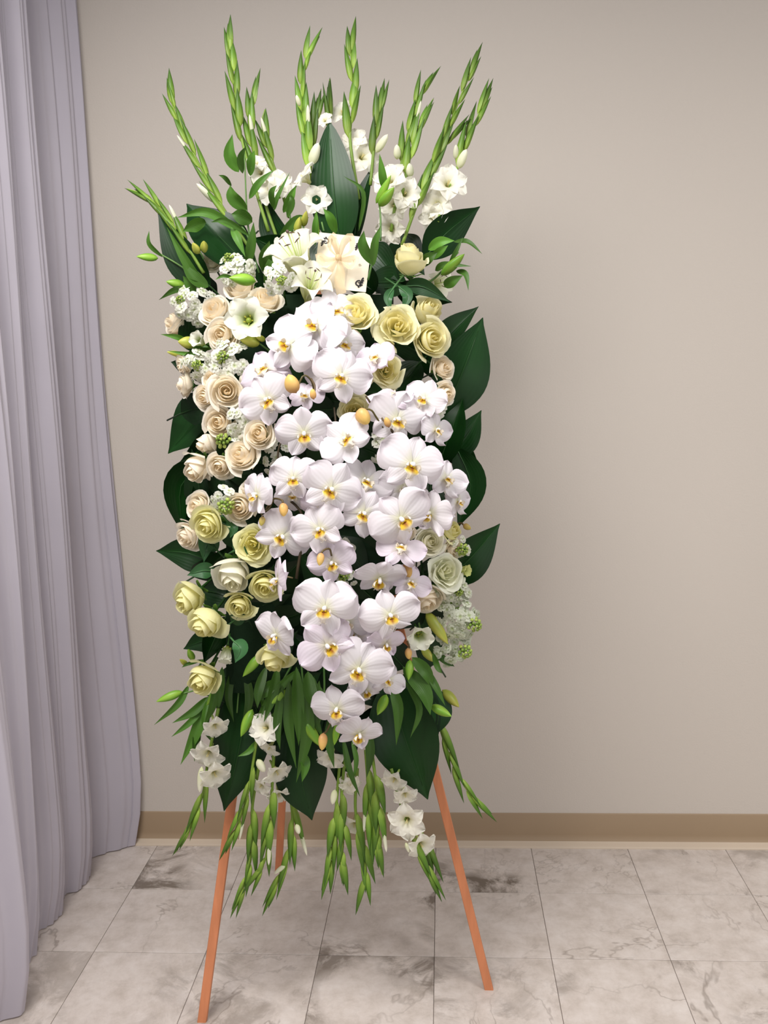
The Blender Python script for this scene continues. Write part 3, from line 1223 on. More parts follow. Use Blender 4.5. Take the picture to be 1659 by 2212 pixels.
# ------------------------------------------------------------------ broad dark leaves
BL = [
 ([(735, 540), (722, 420), (712, 262)], 104, -.60, -.57, 'tall dark green leaf standing upright behind the cream card', 4, .18, .02, 1.15, .8),
 ([(762, 540), (775, 450), (806, 355)], 46, -.57, -.54, 'narrow dark leaf leaning right beside the tall upright leaf', 30, .3, 0, .9),
 ([(915, 560), (965, 505), (1037, 446)], 84, -.58, -.55, 'dark leaf with a blunt tip reaching out at upper right', -18, .2, .01, 1.0),
 ([(455, 620), (395, 560), (340, 455)], 78, -.60, -.60, 'dark leaf pointing up at far upper left below the lowest gladiolus', 15, .25, .01, 1.0),
 ([(545, 585), (470, 510), (403, 440)], 118, -.59, -.57, 'wide shiny dark leaf folded behind the curved left gladiolus', -25, .3, .03, 1.0),
 ([(640, 560), (590, 500), (570, 420)], 60, -.57, -.55, 'dark leaf upright between the left gladiolus stems', 10, .3, 0, .9),
 ([(925, 775), (975, 715), (1034, 662)], 62, -.60, -.60, 'dark leaf folded to a point right of the yellow roses', 25, .35, .0, .9),
 ([(955, 905), (1000, 800), (1043, 686)], 122, -.62, -.61, 'largest dark leaf on the right edge with a pointed tip', -12, .2, .02, 1.1),
 ([(945, 1010), (972, 935), (1000, 862)], 78, -.65, -.65, 'glossy curled leaf with a pale sheen on the right edge', 30, .2, .02, 1.15),
 ([(965, 985), (1005, 945), (1040, 886)], 66, -.63, -.62, 'small pointed leaf behind the glossy curled leaf', 0, .25, 0, 1.1),
 ([(955, 960), (995, 980), (1037, 1012)], 56, -.62, -.62, 'short dark leaf tip pointing down right of the orchids', 0, .25, 0, .95),
 ([(985, 965), (1016, 1050), (988, 1142)], 72, -.64, -.66, 'dark leaf curving down the right edge beside the orchids', -10, .25, .01, 1.15),
 ([(955, 1260), (1015, 1205), (1080, 1131)], 92, -.68, -.68, 'broad green leaf sticking out at right with a curled tip', -15, .25, .015, 1.2),
 ([(470, 860), (425, 910), (363, 980)], 104, -.62, -.62, 'broad dark leaf pointing down left beside the peach roses', -15, .25, .015, 1.1),
 ([(455, 1000), (395, 1050), (396, 1160)], 92, -.64, -.66, 'dark ribbed leaf curling down the left edge', 30, .2, .02, 1.0),
 ([(480, 1225), (410, 1195), (337, 1190)], 74, -.67, -.67, 'dark leaf with a sharp tip pointing left at mid height', 10, .3, .01, 1.1),
 ([(470, 1400), (440, 1385), (396, 1402)], 52, -.69, -.69, 'small dark leaf below the two lowest left roses', 0, .3, 0, .9),
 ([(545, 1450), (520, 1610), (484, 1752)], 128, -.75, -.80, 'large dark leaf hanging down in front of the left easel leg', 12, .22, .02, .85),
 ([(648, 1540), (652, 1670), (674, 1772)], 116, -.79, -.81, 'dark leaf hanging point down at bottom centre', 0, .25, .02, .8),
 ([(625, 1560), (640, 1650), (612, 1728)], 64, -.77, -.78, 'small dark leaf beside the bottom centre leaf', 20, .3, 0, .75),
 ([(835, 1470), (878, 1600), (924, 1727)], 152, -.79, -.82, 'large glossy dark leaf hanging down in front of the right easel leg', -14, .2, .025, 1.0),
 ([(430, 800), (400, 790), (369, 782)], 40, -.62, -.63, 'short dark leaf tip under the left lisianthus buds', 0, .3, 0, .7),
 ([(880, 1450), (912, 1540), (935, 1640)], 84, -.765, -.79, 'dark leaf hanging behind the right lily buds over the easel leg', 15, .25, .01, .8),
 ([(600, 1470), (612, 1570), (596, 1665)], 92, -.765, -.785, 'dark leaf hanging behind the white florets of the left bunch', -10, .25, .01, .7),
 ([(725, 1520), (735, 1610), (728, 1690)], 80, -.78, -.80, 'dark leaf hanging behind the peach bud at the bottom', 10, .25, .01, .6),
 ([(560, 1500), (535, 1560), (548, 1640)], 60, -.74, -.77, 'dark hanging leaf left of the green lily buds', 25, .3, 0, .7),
 ([(930, 1480), (945, 1540), (940, 1590)], 66, -.76, -.78, 'green oval leaf under the right lily bud', 20, .25, .01, 1.5),
]
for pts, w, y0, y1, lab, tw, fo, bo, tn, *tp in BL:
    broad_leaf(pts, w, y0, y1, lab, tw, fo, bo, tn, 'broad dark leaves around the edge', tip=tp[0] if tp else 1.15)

# rose foliage, grey green and pointed
RL = [
 ([(875, 618), (915, 622), (972, 652)], 44, 'dark pointed rose leaf under the tall yellow rosebud', .05, .9),
 ([(862, 620), (880, 640), (868, 672)], 30, 'grey green rose leaf curling below the tall yellow rosebud', .05, 1.7),
 ([(850, 622), (838, 645), (845, 672)], 24, 'narrow grey green rose leaf left of the curled one', .045, 1.6),
 ([(465, 1235), (440, 1232), (404, 1243)], 42, 'grey green rose leaf left of the cream rose facing down', .03, 1.7),
 ([(505, 1190), (520, 1185), (536, 1212)], 36, 'round green rose leaf below the ruffled yellow rose', .03, 1.8),
 ([(490, 1125), (505, 1140), (497, 1162)], 26, 'small rose leaf beside the greenish yellow rose', .02, 1.5),
 ([(505, 1385), (520, 1400), (508, 1432)], 42, 'pale grey green rose leaf above the hanging white petal', .03, 1.9),
 ([(500, 1345), (515, 1330), (505, 1300)], 40, 'rose leaf right of the lowest pair of yellow roses', .01, 1.3),
 ([(470, 1190), (450, 1170), (440, 1215)], 50, 'flat green leaf above the cream rose facing down', 0, 1.2),
]
for pts, w, lab, off, tn in RL:
    y = dome(pts[1][0], pts[1][1], off)
    broad_leaf(pts, w * .85, y + .01, y - .01, lab, random.uniform(-15, 15), .35, .008, tn, 'rose leaves', name='rose_leaf', cat='leaf', cin=rgb(50, 84, 52), ced=rgb(38, 74, 40))

# ------------------------------------------------------------------ gladioli rising at the top
GT = 'gladioli rising above the spray'
gladiolus([(365, 146), (369, 215), (408, 310), (446, 385), (485, 455), (545, 545)], -.60, -.52, 'curved gladiolus stem bending left above the wide shiny leaf', pale=[(470, 440, 424, 396, 16)], seed=1, group=GT, start=.2, width=16)
gladiolus([(498, 30), (496, 100), (506, 180), (516, 270), (540, 370), (580, 500)], -.59, -.50, 'tallest gladiolus stem on the left, tip at the very top', florets=[(580, 408, 62, -30, 10)], seed=2, group=GT, start=.42, width=18)
gladiolus([(563, 146), (547, 210), (541, 280), (550, 340), (570, 430), (600, 520)], -.58, -.51, 'gladiolus stem just right of the tallest left one', florets=[(556, 350, 40, 20, 30), (560, 372, 46, -20, 0)], seed=3, group=GT, start=.38, width=18)
gladiolus([(574, 232), (566, 270), (582, 330), (600, 385), (625, 470)], -.57, -.52, 'shorter gladiolus stem at right of the left trio', florets=[(605, 395, 56, 20, 10)], seed=4, group=GT, start=.38, width=17, tone=.85)
gladiolus([(697, 58), (664, 120), (651, 190), (657, 270), (668, 350), (690, 520)], -.62, -.54, 'bright green gladiolus bending right with cream florets below', florets=[(652, 380, 62, -60, 30), (684, 431, 58, 6, -4, 0)], pale=[(672, 360, 688, 308, 24), (648, 230, 640, 205, 10)], seed=5, group=GT, start=.33, width=18, tone=1.15)
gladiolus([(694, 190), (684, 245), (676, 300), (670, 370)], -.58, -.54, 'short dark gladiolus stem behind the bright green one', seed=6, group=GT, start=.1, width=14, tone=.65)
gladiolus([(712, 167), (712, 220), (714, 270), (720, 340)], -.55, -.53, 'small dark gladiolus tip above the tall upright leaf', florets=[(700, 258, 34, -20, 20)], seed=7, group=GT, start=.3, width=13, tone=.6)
gladiolus([(769, 34), (758, 85), (760, 150), (765, 215), (756, 300), (775, 430)], -.58, -.49, 'tall gladiolus in the middle with white florets behind it', florets=[(738, 240, 50, -20, 20, 0, .05), (785, 335, 72, 20, 5, 0, .03), (765, 300, 52, -10, 20, 20, .04)], seed=8, group=GT, start=.33, width=17)
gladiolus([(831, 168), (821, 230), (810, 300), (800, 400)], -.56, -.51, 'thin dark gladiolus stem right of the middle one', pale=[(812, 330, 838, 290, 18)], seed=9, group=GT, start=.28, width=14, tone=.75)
gladiolus([(953, 142), (908, 205), (884, 285), (868, 350), (845, 500)], -.61, -.53, 'right centre gladiolus with a crowd of white florets at its foot', florets=[(840, 385, 70, -25, 20), (876, 416, 66, 10, 0), (850, 445, 58, -10, -20), (842, 495, 62, -30, -30)], pale=[(858, 345, 857, 312, 17), (884, 385, 884, 352, 20)], seed=10, group=GT, start=.40, width=17)
gladiolus([(938, 210), (912, 258), (890, 320), (868, 420)], -.60, -.55, 'lower bright gladiolus leaning right beside the right centre one', seed=11, group=GT, start=.2, width=17, tone=1.1)
gladiolus([(1043, 90), (1005, 185), (968, 275), (940, 350), (905, 430), (868, 530)], -.61, -.52, 'long gladiolus stem leaning to the upper right corner', seed=12, group=GT, start=.12, width=17, tone=.85)
gladiolus([(1066, 168), (1040, 235), (1008, 305), (985, 370), (945, 480)], -.59, -.50, 'rightmost gladiolus stem with large white florets below', florets=[(970, 392, 76, 10, 15), (942, 440, 66, -25, -5), (935, 470, 56, -10, -25)], pale=[(990, 365, 1008, 322, 20), (984, 345, 985, 312, 13)], seed=13, group=GT, start=.38, width=17)
gladiolus([(1022, 252), (992, 282), (968, 305), (940, 350)], -.57, -.53, 'short gladiolus side shoot between the two right stems', seed=14, group=GT, start=.1, width=13, tone=.75)
gladiolus([(268, 406), (318, 424), (355, 462), (392, 512), (440, 590)], -.62, -.58, 'gladiolus stem leaning far left with its tip near the curtain', seed=15, group=GT, start=.18, width=15, step=26)

# ------------------------------------------------------------------ gladioli hanging at the bottom
GB = 'gladioli hanging below the spray'
gladiolus([(372, 1850), (408, 1795), (438, 1715), (450, 1640), (472, 1530)], -.83, -.85, 'leftmost hanging gladiolus with white florets along its side', florets=[(466, 1572, 54, 25, -35), (448, 1632, 66, -10, -30), (466, 1676, 66, 30, -30)], pale=[(436, 1655, 431, 1712, 15)], seed=21, group=GB, start=.45, width=15)
gladiolus([(473, 1860), (508, 1795), (535, 1715), (548, 1640), (560, 1560)], -.84, -.86, 'slender hanging gladiolus crossing the left easel leg', florets=[(570, 1572, 66, -25, 15)], pale=[(556, 1640, 572, 1668, 18)], seed=22, group=GB, start=.3, width=13)
gladiolus([(497, 1985), (530, 1905), (545, 1830), (545, 1745), (562, 1640)], -.83, -.85, 'hanging gladiolus ending in the lowest left tip', florets=[(600, 1672, 58, 38, -35), (580, 1618, 46, -35, -40)], seed=23, group=GB, start=.3, width=15)
gladiolus([(520, 1935), (570, 1865), (580, 1780), (588, 1700), (592, 1620)], -.84, -.87, 'full green hanging gladiolus in the middle of the left bunch', florets=[(562, 1700, 46, -30, -30, 0, .02), (603, 1720, 46, 20, -40, 0, .03)], seed=24, group=GB, start=.25, width=18)
gladiolus([(566, 1980), (602, 1900), (626, 1835), (632, 1765), (622, 1690)], -.77, -.84, 'hanging gladiolus on the right side of the left bunch', florets=[(620, 1715, 44, -20, -40, 0, .02)], pale=[(618, 1868, 592, 1888, 11), (640, 1780, 646, 1802, 13)], seed=25, group=GB, start=.15, width=15)
gladiolus([(694, 1945), (714, 1860), (722, 1790), (728, 1720), (735, 1640)], -.80, -.86, 'first hanging gladiolus of the right bunch beside the centre leaf', florets=[(713, 1640, 58, -15, -35)], pale=[(724, 1705, 718, 1738, 15)], seed=26, group=GB, start=.3, width=17)
gladiolus([(752, 1935), (738, 1870), (742, 1800), (738, 1720), (745, 1640)], -.80, -.86, 'straight hanging gladiolus second in the right bunch', florets=[(757, 1695, 44, 20, -35, 0, .02)], seed=27, group=GB, start=.25, width=16)
gladiolus([(768, 1978), (788, 1905), (784, 1830), (768, 1750), (772, 1660)], -.79, -.86, 'longest hanging gladiolus of the right bunch', florets=[(765, 1785, 52, -5, -35, 0, .03), (748, 1700, 42, -20, -30, 0, .02)], seed=28, group=GB, start=.3, width=16)
gladiolus([(829, 1897), (814, 1840), (818, 1770), (812, 1690), (800, 1600)], -.81, -.87, 'leafy hanging gladiolus on the right of the right bunch', seed=29, group=GB, start=.25, width=18)
gladiolus([(806, 1870), (802, 1800), (797, 1720), (790, 1620)], -.80, -.86, 'short dense hanging gladiolus hidden inside the right bunch', seed=30, group=GB, start=.15, width=17)
gladiolus([(955, 1950), (922, 1875), (892, 1815), (868, 1745), (845, 1660)], -.83, -.87, 'hanging gladiolus with big white florets near the right easel leg', florets=[(878, 1776, 74, -8, -8), (912, 1828, 60, 25, -25), (850, 1688, 52, -25, -30), (876, 1720, 50, 10, -35)], pale=[(876, 1820, 884, 1842, 9)], seed=31, group=GB, start=.5, width=15)
gladiolus([(938, 1892), (926, 1850), (912, 1800), (895, 1760)], -.77, -.83, 'short hanging gladiolus tip behind the big white florets', seed=32, group=GB, start=.35, width=13, tone=.85)
gladiolus([(1074, 1777), (1012, 1710), (976, 1645), (955, 1585), (925, 1480)], -.76, -.80, 'hanging gladiolus swinging out to the right past the easel leg', seed=33, group=GB, start=.25, width=14, step=34)

# ------------------------------------------------------------------ lily stems with leaves and buds
lily_stem([(445, 628), (400, 582), (345, 548)], -.62, -.61, 'lily stem with green buds reaching left at upper left', leaves=[([(352, 556), (325, 530), (322, 498)], 13, 20, .8), ([(412, 625), (380, 628), (343, 648)], 20, 30, .7), ([(440, 620), (405, 570), (360, 490)], 26, 15, .9), ([(450, 620), (420, 600), (388, 552)], 38, -20, .8), ([(440, 625), (415, 618), (395, 596)], 34, 10, .9)], buds=[(342, 558, 294, 554, 18), (400, 618, 358, 608, 21)])
lily_stem([(545, 540), (534, 470), (528, 330)], -.60, -.56, 'leafy lily stem in front of the left gladioli', leaves=[([(516, 372), (497, 338), (502, 290)], 34, -10, 1.1), ([(534, 455), (505, 430), (497, 400)], 36, 10, 1.15), ([(500, 402), (488, 388), (472, 378)], 12, 0, .8), ([(538, 430), (560, 400), (592, 366)], 20, 15, 1.1), ([(540, 380), (545, 350), (550, 325)], 26, 25, .95), ([(525, 375), (520, 345), (532, 315)], 22, -30, .9), ([(592, 455), (600, 430), (626, 372)], 13, 20, .8), ([(545, 480), (520, 470), (500, 462)], 40, 0, .8)], tone=1.05)
lily_stem([(560, 590), (530, 500), (500, 480)], -.64, -.60, 'lily stem with long arching leaves in front of the wide shiny leaf', leaves=[([(520, 500), (450, 462), (382, 470)], 26, 10, 1.1), ([(540, 510), (490, 480), (455, 480)], 16, 15, 1.0), ([(445, 480), (420, 490), (395, 500)], 38, 25, 1.25), ([(500, 490), (515, 520), (530, 555)], 22, 0, 1.05), ([(530, 590), (545, 530), (548, 480)], 28, 20, .8), ([(585, 600), (575, 560), (582, 520)], 40, 0, .8), ([(575, 620), (585, 580), (590, 545)], 30, 15, .9)], tone=1.0)
lily_stem([(560, 640), (550, 618)], -.72, -.72, 'fat yellow green lily bud lying across a pale rose', leaves=[([(505, 600), (485, 598), (465, 604)], 10, 10, .8)], buds=[(553, 608, 494, 600, 28)], tone=1.15)
lily_stem([(640, 540), (625, 450), (640, 400)], -.61, -.57, 'lily stem with slim leaves left of the cream florets', leaves=[([(600, 520), (640, 480), (668, 470)], 26, 10, .75), ([(612, 460), (628, 430), (640, 400)], 22, -10, 1.35), ([(590, 450), (588, 420), (598, 400)], 18, 20, .8), ([(620, 470), (632, 440), (625, 420)], 22, 30, .9)])
lily_stem([(795, 605), (804, 565), (805, 545)], -.765, -.765, 'two upright lily leaves like a fork over the edge of the card', leaves=[([(806, 572), (784, 535), (786, 498)], 30, -10, .8), ([(806, 575), (810, 530), (822, 488)], 22, 10, .95)], tone=1.0)
lily_stem([(822, 520), (822, 470), (818, 430)], -.64, -.62, 'pair of green lily buds in front of the white florets', leaves=[([(775, 500), (785, 420), (742, 380)], 12, 0, .7)], buds=[(818, 446, 852, 404, 24), (812, 440, 845, 378, 18)], tone=1.0)
lily_stem([(700, 500), (695, 480)], -.63, -.62, 'bright green lily leaves rising above the card', leaves=[([(725, 505), (715, 475), (698, 450)], 26, 10, 1.5), ([(680, 530), (682, 490), (684, 455)], 18, 0, 1.35), ([(830, 410), (826, 380), (820, 332)], 22, 0, 1.45)], tone=1.0)
lily_stem([(668, 520), (655, 490), (650, 465)], -.63, -.62, 'cluster of small yellow green buds left of the card', buds=[(640, 505, 648, 468, 18, 'y'), (655, 490, 662, 455, 16, 'y'), (632, 520, 634, 500, 14, 'y'), (500, 505, 500, 505.1, 1, 'y')][:3])
lily_stem([(440, 560), (430, 540)], -.65, -.65, 'pair of small yellow green buds above the white upper left rose', buds=[(430, 548, 416, 524, 18, 'y'), (442, 545, 440, 520, 18, 'y')])
lily_stem([(890, 630), (940, 600), (990, 545)], -.66, -.62, 'lily stem with leaves and buds fanning out at right of the tall rosebud', leaves=[([(925, 540), (950, 525), (982, 520)], 28, 10, 1.5), ([(930, 560), (950, 545), (968, 530)], 22, 0, 1.3), ([(980, 522), (1010, 525), (1042, 549)], 14, 30, .7), ([(970, 570), (985, 545), (1000, 512)], 12, 10, .8), ([(940, 585), (960, 575), (1018, 575)], 20, 20, .8), ([(985, 585), (1005, 595), (1012, 628)], 16, 10, .8), ([(960, 620), (975, 610), (1000, 595)], 30, -10, .9), ([(905, 575), (925, 560), (945, 545)], 30, 0, .9)], buds=[(952, 595, 1004, 548, 24)], tone=.85)
lily_stem([(420, 755), (400, 740), (385, 730)], -.66, -.66, 'green sepals and pale bud at the far left edge', leaves=[([(410, 740), (385, 730), (347, 722)], 16, 15, 1.2), ([(470, 770), (420, 768), (362, 758)], 15, 10, 1.2), ([(460, 752), (430, 755), (395, 770)], 18, 30, .8), ([(475, 760), (450, 748), (415, 752)], 12, 0, .8)], buds=[(422, 742, 384, 738, 28, 'y'), (395, 768, 360, 760, 13, 'y')])
lily_stem([(585, 760), (560, 742)], -.74, -.74, 'yellow green bud left of the bright orchids', buds=[(562, 742, 518, 734, 26, 'y'), (572, 735, 552, 726, 14, 'y')], tone=1.1)
# low part
lily_stem([(470, 1420), (440, 1480), (390, 1500)], -.74, -.76, 'lily stem trailing down left below the last yellow rose', leaves=[([(408, 1480), (385, 1520), (333, 1566)], 20, 20, .8), ([(450, 1505), (420, 1535), (372, 1562)], 24, 10, .8), ([(445, 1525), (410, 1560), (370, 1592)], 18, 15, .9), ([(440, 1530), (425, 1580), (390, 1652)], 32, 0, .95), ([(430, 1560), (425, 1600), (420, 1645)], 24, 25, .8), ([(450, 1510), (445, 1545), (437, 1578)], 20, 0, 1.0), ([(455, 1600), (448, 1560), (480, 1470)], 16, 30, .8)], buds=[(395, 1494, 337, 1516, 20), (480, 1480, 446, 1524, 22)], tone=1.05)
lily_stem([(640, 1420), (600, 1490), (560, 1560)], -.80, -.84, 'lily stem with bright buds hanging at lower left of the orchids', leaves=[([(645, 1445), (590, 1500), (550, 1560)], 24, 10, .95), ([(620, 1480), (640, 1540), (575, 1556)], 0.5, 10, 1), ([(560, 1500), (570, 1520), (565, 1552)], 12, 10, 1.0), ([(555, 1600), (540, 1620), (514, 1634)], 16, 0, 1.1), ([(570, 1560), (565, 1600), (562, 1640)], 18, 0, 1.0), ([(600, 1470), (575, 1490), (553, 1515)], 34, 0, .7), ([(620, 1500), (600, 1540), (570, 1556)], 24, 20, .9), ([(535, 1505), (530, 1490), (520, 1478)], 8, 0, .8)][:1] + [([(560, 1500), (570, 1520), (565, 1552)], 12, 10, 1.0), ([(555, 1600), (540, 1620), (514, 1634)], 16, 0, 1.1), ([(600, 1470), (575, 1490), (553, 1515)], 34, 0, .7), ([(620, 1500), (600, 1540), (570, 1556)], 24, 20, .9)], buds=[(566, 1412, 524, 1462, 22), (622, 1490, 583, 1522, 24), (546, 1532, 520, 1592, 24)], tone=1.05)
lily_stem([(650, 1420), (655, 1500), (650, 1600)], -.82, -.85, 'cluster of long lily leaves hanging left of the lowest orchids', leaves=[([(640, 1440), (645, 1530), (645, 1612)], 34, 10, .85), ([(625, 1470), (625, 1560), (640, 1660)], 30, -20, .65), ([(665, 1450), (672, 1500), (690, 1530)], 40, 20, .75), ([(660, 1500), (665, 1580), (640, 1690)], 36, 0, .75), ([(650, 1620), (660, 1650), (652, 1690)], 30, 30, .95), ([(610, 1480), (600, 1560), (605, 1620)], 24, 0, .6), ([(690, 1480), (700, 1530), (690, 1560)], 20, 0, .7)], buds=[(655, 1552, 694, 1614, 26)], tone=1.05)
lily_stem([(840, 1440), (850, 1520), (860, 1560)], -.82, -.84, 'cluster of long lily leaves hanging right of the lowest orchids', leaves=[([(845, 1480), (860, 1530), (856, 1610)], 30, 0, .95), ([(875, 1470), (905, 1530), (886, 1595)], 22, 30, .95), ([(870, 1440), (915, 1490), (930, 1545)], 44, 15, .8), ([(890, 1420), (920, 1450), (935, 1490)], 34, 0, .8), ([(905, 1420), (940, 1480), (962, 1525)], 20, 20, .6), ([(935, 1410), (945, 1440), (955, 1455)], 16, 0, .55), ([(760, 1600), (770, 1640), (762, 1690)], 14, 0, .8), ([(740, 1590), (755, 1660), (778, 1722)], 18, 20, .45)], buds=[(886, 1425, 882, 1470, 20), (930, 1524, 976, 1548, 22), (835, 1500, 815, 1545, 24), (730, 1560, 722, 1610, 18)], tone=1.05)
lily_stem([(700, 1440), (700, 1500), (690, 1560)], -.81, -.84, 'dark lily leaves hanging behind the second lowest orchid', leaves=[([(690, 1470), (680, 1540), (700, 1600)], 24, 10, .7), ([(675, 1460), (690, 1500), (735, 1540)], 16, 0, .8), ([(715, 1540), (712, 1600), (722, 1660)], 26, 0, .6), ([(790, 1560), (800, 1620), (792, 1680)], 26, 0, .5), ([(600, 1440), (590, 1500), (570, 1560)], 30, 20, .6), ([(575, 1440), (560, 1490), (556, 1530)], 26, 0, .5)])
lily_stem([(520, 1440), (515, 1500), (512, 1540)], -.77, -.79, 'narrow dark lily leaves above the large hanging left leaf', leaves=[([(505, 1440), (495, 1500), (505, 1560)], 22, 10, .55), ([(530, 1450), (540, 1510), (520, 1580)], 24, -10, .5), ([(480, 1440), (478, 1490), (470, 1540)], 20, 0, .8), ([(470, 1460), (462, 1520), (440, 1570)], 22, 0, .9)])
lily_stem([(915, 1400), (905, 1345)], -.80, -.80, 'long yellow green lily bud at right below the orchids', buds=[(920, 1322, 968, 1392, 28, 'y')], tone=1.0)
lily_stem([(960, 1300), (965, 1290)], -.77, -.77, 'bright green ribbed bud beside the white stock flowers', buds=[(962, 1288, 998, 1328, 20)], tone=1.2)
lily_stem([(905, 1395), (910, 1400)], -.79, -.79, 'small yellow bud hanging above the right lily leaves', buds=[(912, 1398, 936, 1430, 20, 'y')], leaves=[([(925, 1395), (960, 1425), (982, 1440)], 20, 10, .5)])
lily_stem([(920, 1450), (945, 1490), (958, 1500)], -.74, -.74, 'drooping bell shaped yellow bud at lower right edge', buds=[(955, 1490, 992, 1528, 24, 'y')])
lily_stem([(430, 1440), (440, 1425), (470, 1390)], -.73, -.73, 'dry green bud stalk curling left above the last yellow rose', leaves=[([(440, 1425), (410, 1432), (392, 1442)], 10, 10, .8)], buds=[(418, 1425, 406, 1402, 16), (405, 1437, 388, 1424, 12, 'y')])

# ------------------------------------------------------------------ roses
Rg = 'peach roses'
for a in [
 (382, 697, 58, 'peach', 'half', -55, 15, 'peach rose at the far left edge above the lisianthus buds', 0),
 (465, 672, 60, 'peach', 'half', -20, 25, 'pale peach rose above and left of the white star bloom', 0),
 (482, 724, 66, 'peach', 'half', -15, -5, 'rounded peach rose left of the yellow green bud', .03),
 (573, 650, 64, 'peach', 'half', 5, 35, 'golden peach rose beside the white star bloom', .0),
 (522, 622, 66, 'peach', 'half', -10, 40, 'pale rose half covered by the fat green lily bud', -.02),
 (457, 566, 54, 'white', 'open', -10, 20, 'white rose topmost on the left side', .0),
 (489, 846, 70, 'peach', 'half', 10, 0, 'large peach rose left of the white orchid cascade', .02),
 (445, 858, 50, 'peach', 'half', -25, -10, 'small peach rose tucked under the large one', -.01),
 (459, 818, 42, 'peach', 'half', -20, 20, 'small peach rosebud directly above the large peach rose', -.01),
 (400, 832, 46, 'peach', 'half', -70, 0, 'peach rose in profile on the left edge below the buds', 0),
 (474, 912, 62, 'peach', 'half', -10, -5, 'pale peach rose left of the frilly white stock', .0),
 (561, 938, 60, 'peach', 'half', -12, 5, 'open peach rose facing forward with a glowing orange centre', .03),
 (525, 984, 70, 'peach', 'half', -25, 10, 'full peach rose below the one with orange centre', .02),
 (428, 1009, 60, 'peach', 'bud', -35, -40, 'leftmost peach rose in the row of three at mid height', .0),
 (478, 1005, 56, 'peach', 'half', -15, -25, 'middle peach rose in the row of three at mid height', .01),
 (520, 1096, 64, 'peach', 'half', -10, -5, 'peach rose below and left of a side-facing orchid', .02),
 (552, 1062, 54, 'peach', 'half', 10, 10, 'peach rose half hidden behind a side-facing orchid', .0),
 (430, 1094, 56, 'peach', 'half', -30, 0, 'peach rose on the left just above the greenish yellow rose', .0),
 (408, 1156, 60, 'peach', 'half', -40, -25, 'pinkish rose on the left edge above the sharp dark leaf', .0),
 (448, 957, 44, 'peach', 'bud', -65, -30, 'narrow peach rose in profile pointing down left', -.01),
 (955, 796, 50, 'peach', 'half', 35, 10, 'dull peach rose on the right edge by the largest leaf', .0),
 (961, 850, 46, 'peach', 'half', 40, -10, 'small peach rose on the right below the dull one', .0),
 (922, 1292, 72, 'peach', 'half', 10, -50, 'beige rose seen from below on the lower right', -.01),
 (874, 1150, 44, 'peach', 'half', 10, -40, 'peach rose peeking out below an orchid on the right', .0),
 (398, 790, 40, 'peach', 'half', -50, -30, 'pale rose under the left lisianthus buds', -.01),
]:
    rose(*a, group=Rg)
Yg = 'yellow roses'
for a in [
 (885, 564, 68, 'yellow', 'bud', -5, 66, 'tall yellow rosebud standing alone at upper right', .05),
 (768, 680, 84, 'yellow', 'open', -5, 15, 'bright yellow rose below the card', .02),
 (858, 706, 84, 'yellow', 'open', 5, 5, 'open yellow rose at centre right', .03),
 (922, 674, 62, 'yellow', 'bud', 25, 25, 'pale yellow rose above the two on the right', .0),
 (929, 732, 76, 'yellow', 'half', 25, -5, 'yellow rose rightmost of the yellow group', .03),
 (834, 801, 66, 'yellow', 'open', 5, 0, 'yellow rose partly covered by a lilac tinted orchid', .02),
 (765, 886, 62, 'yellow', 'open', 0, 0, 'yellow rose deep between orchids behind a fat bud', -.01),
 (452, 1133, 72, 'yellow', 'half', -20, -25, 'greenish yellow rose among peach roses on the left', .04),
 (548, 1176, 74, 'yellow', 'open', -5, 0, 'ruffled yellow rose left of the orchids', .03),
 (503, 1238, 76, 'white', 'bud', 5, -45, 'large cream rose facing down at lower left', .03),
 (574, 1263, 66, 'yellow', 'half', -5, -25, 'yellow rose behind the edge-on lilac petal', .01),
 (520, 1307, 60, 'yellow', 'half', -10, -25, 'small yellow rose between two pairs of roses', .02),
 (411, 1291, 68, 'yellow', 'bud', -35, -30, 'upper one of the yellow rose pair on the left edge', .02),
 (447, 1343, 70, 'yellow', 'bud', -25, -35, 'lower one of the yellow rose pair on the left edge', .04),
 (440, 1464, 66, 'yellow', 'bud', -15, -30, 'lowest yellow rose hanging at bottom left', .04),
 (594, 1416, 68, 'yellow', 'bud', 0, -50, 'yellow rose hanging below a narrow orchid', .02),
 (928, 1170, 58, 'white', 'half', 20, 5, 'cream white rose on the right at mid height', .0),
 (974, 1148, 40, 'yellow', 'bud', 35, 20, 'small yellowish rose beside the broad curled leaf', .0),
 (978, 1186, 42, 'peach', 'half', 35, -10, 'small peach rose under the yellowish one on the right', .0),
]:
    rose(*a, group=Yg, tint=(.98, 1.0, .90) if a[1] > 1000 and a[3] == 'yellow' else None)

# ------------------------------------------------------------------ lisianthus, lilies, stock
lisianthus(535, 690, 102, -5, 0, 10, .03, 'white star shaped bloom with a green throat among peach roses', 12)
lisianthus(435, 738, 56, -25, 10, 0, .01, 'white cupped bloom left of the rounded peach rose', 45)
rose(962, 1236, 70, 'white', 'open', 20, 15, 'full white bloom on the lower right edge', .02, tint=(.95, .98, .95))
lisianthus(996, 1232, 46, 50, 0, 20, .01, 'pale green half open bloom at the right edge', 50, rgb(232, 236, 170))
lisianthus(735, 1185, 70, 15, -20, 0, -.03, 'pale bloom hidden in shade between the orchids', 20)
lisianthus(490, 1405, 60, -10, -60, 0, -.02, 'limp cream petals hanging below the lower roses', 55)
lisianthus(905, 1370, 74, 10, -20, 20, .02, 'frilly white bloom right of the lower orchids', 30)
lily(640, 552, 178, -22, 40, -12, .03, 'large white lily with recurved petals left of the card')
lily(672, 612, 130, 15, 25, 30, .05, 'second white lily below the card partly behind the orchids')
lily(945, 612, 96, 40, 0, 20, .01, 'white lily with curled petals at right of the tall rosebud')
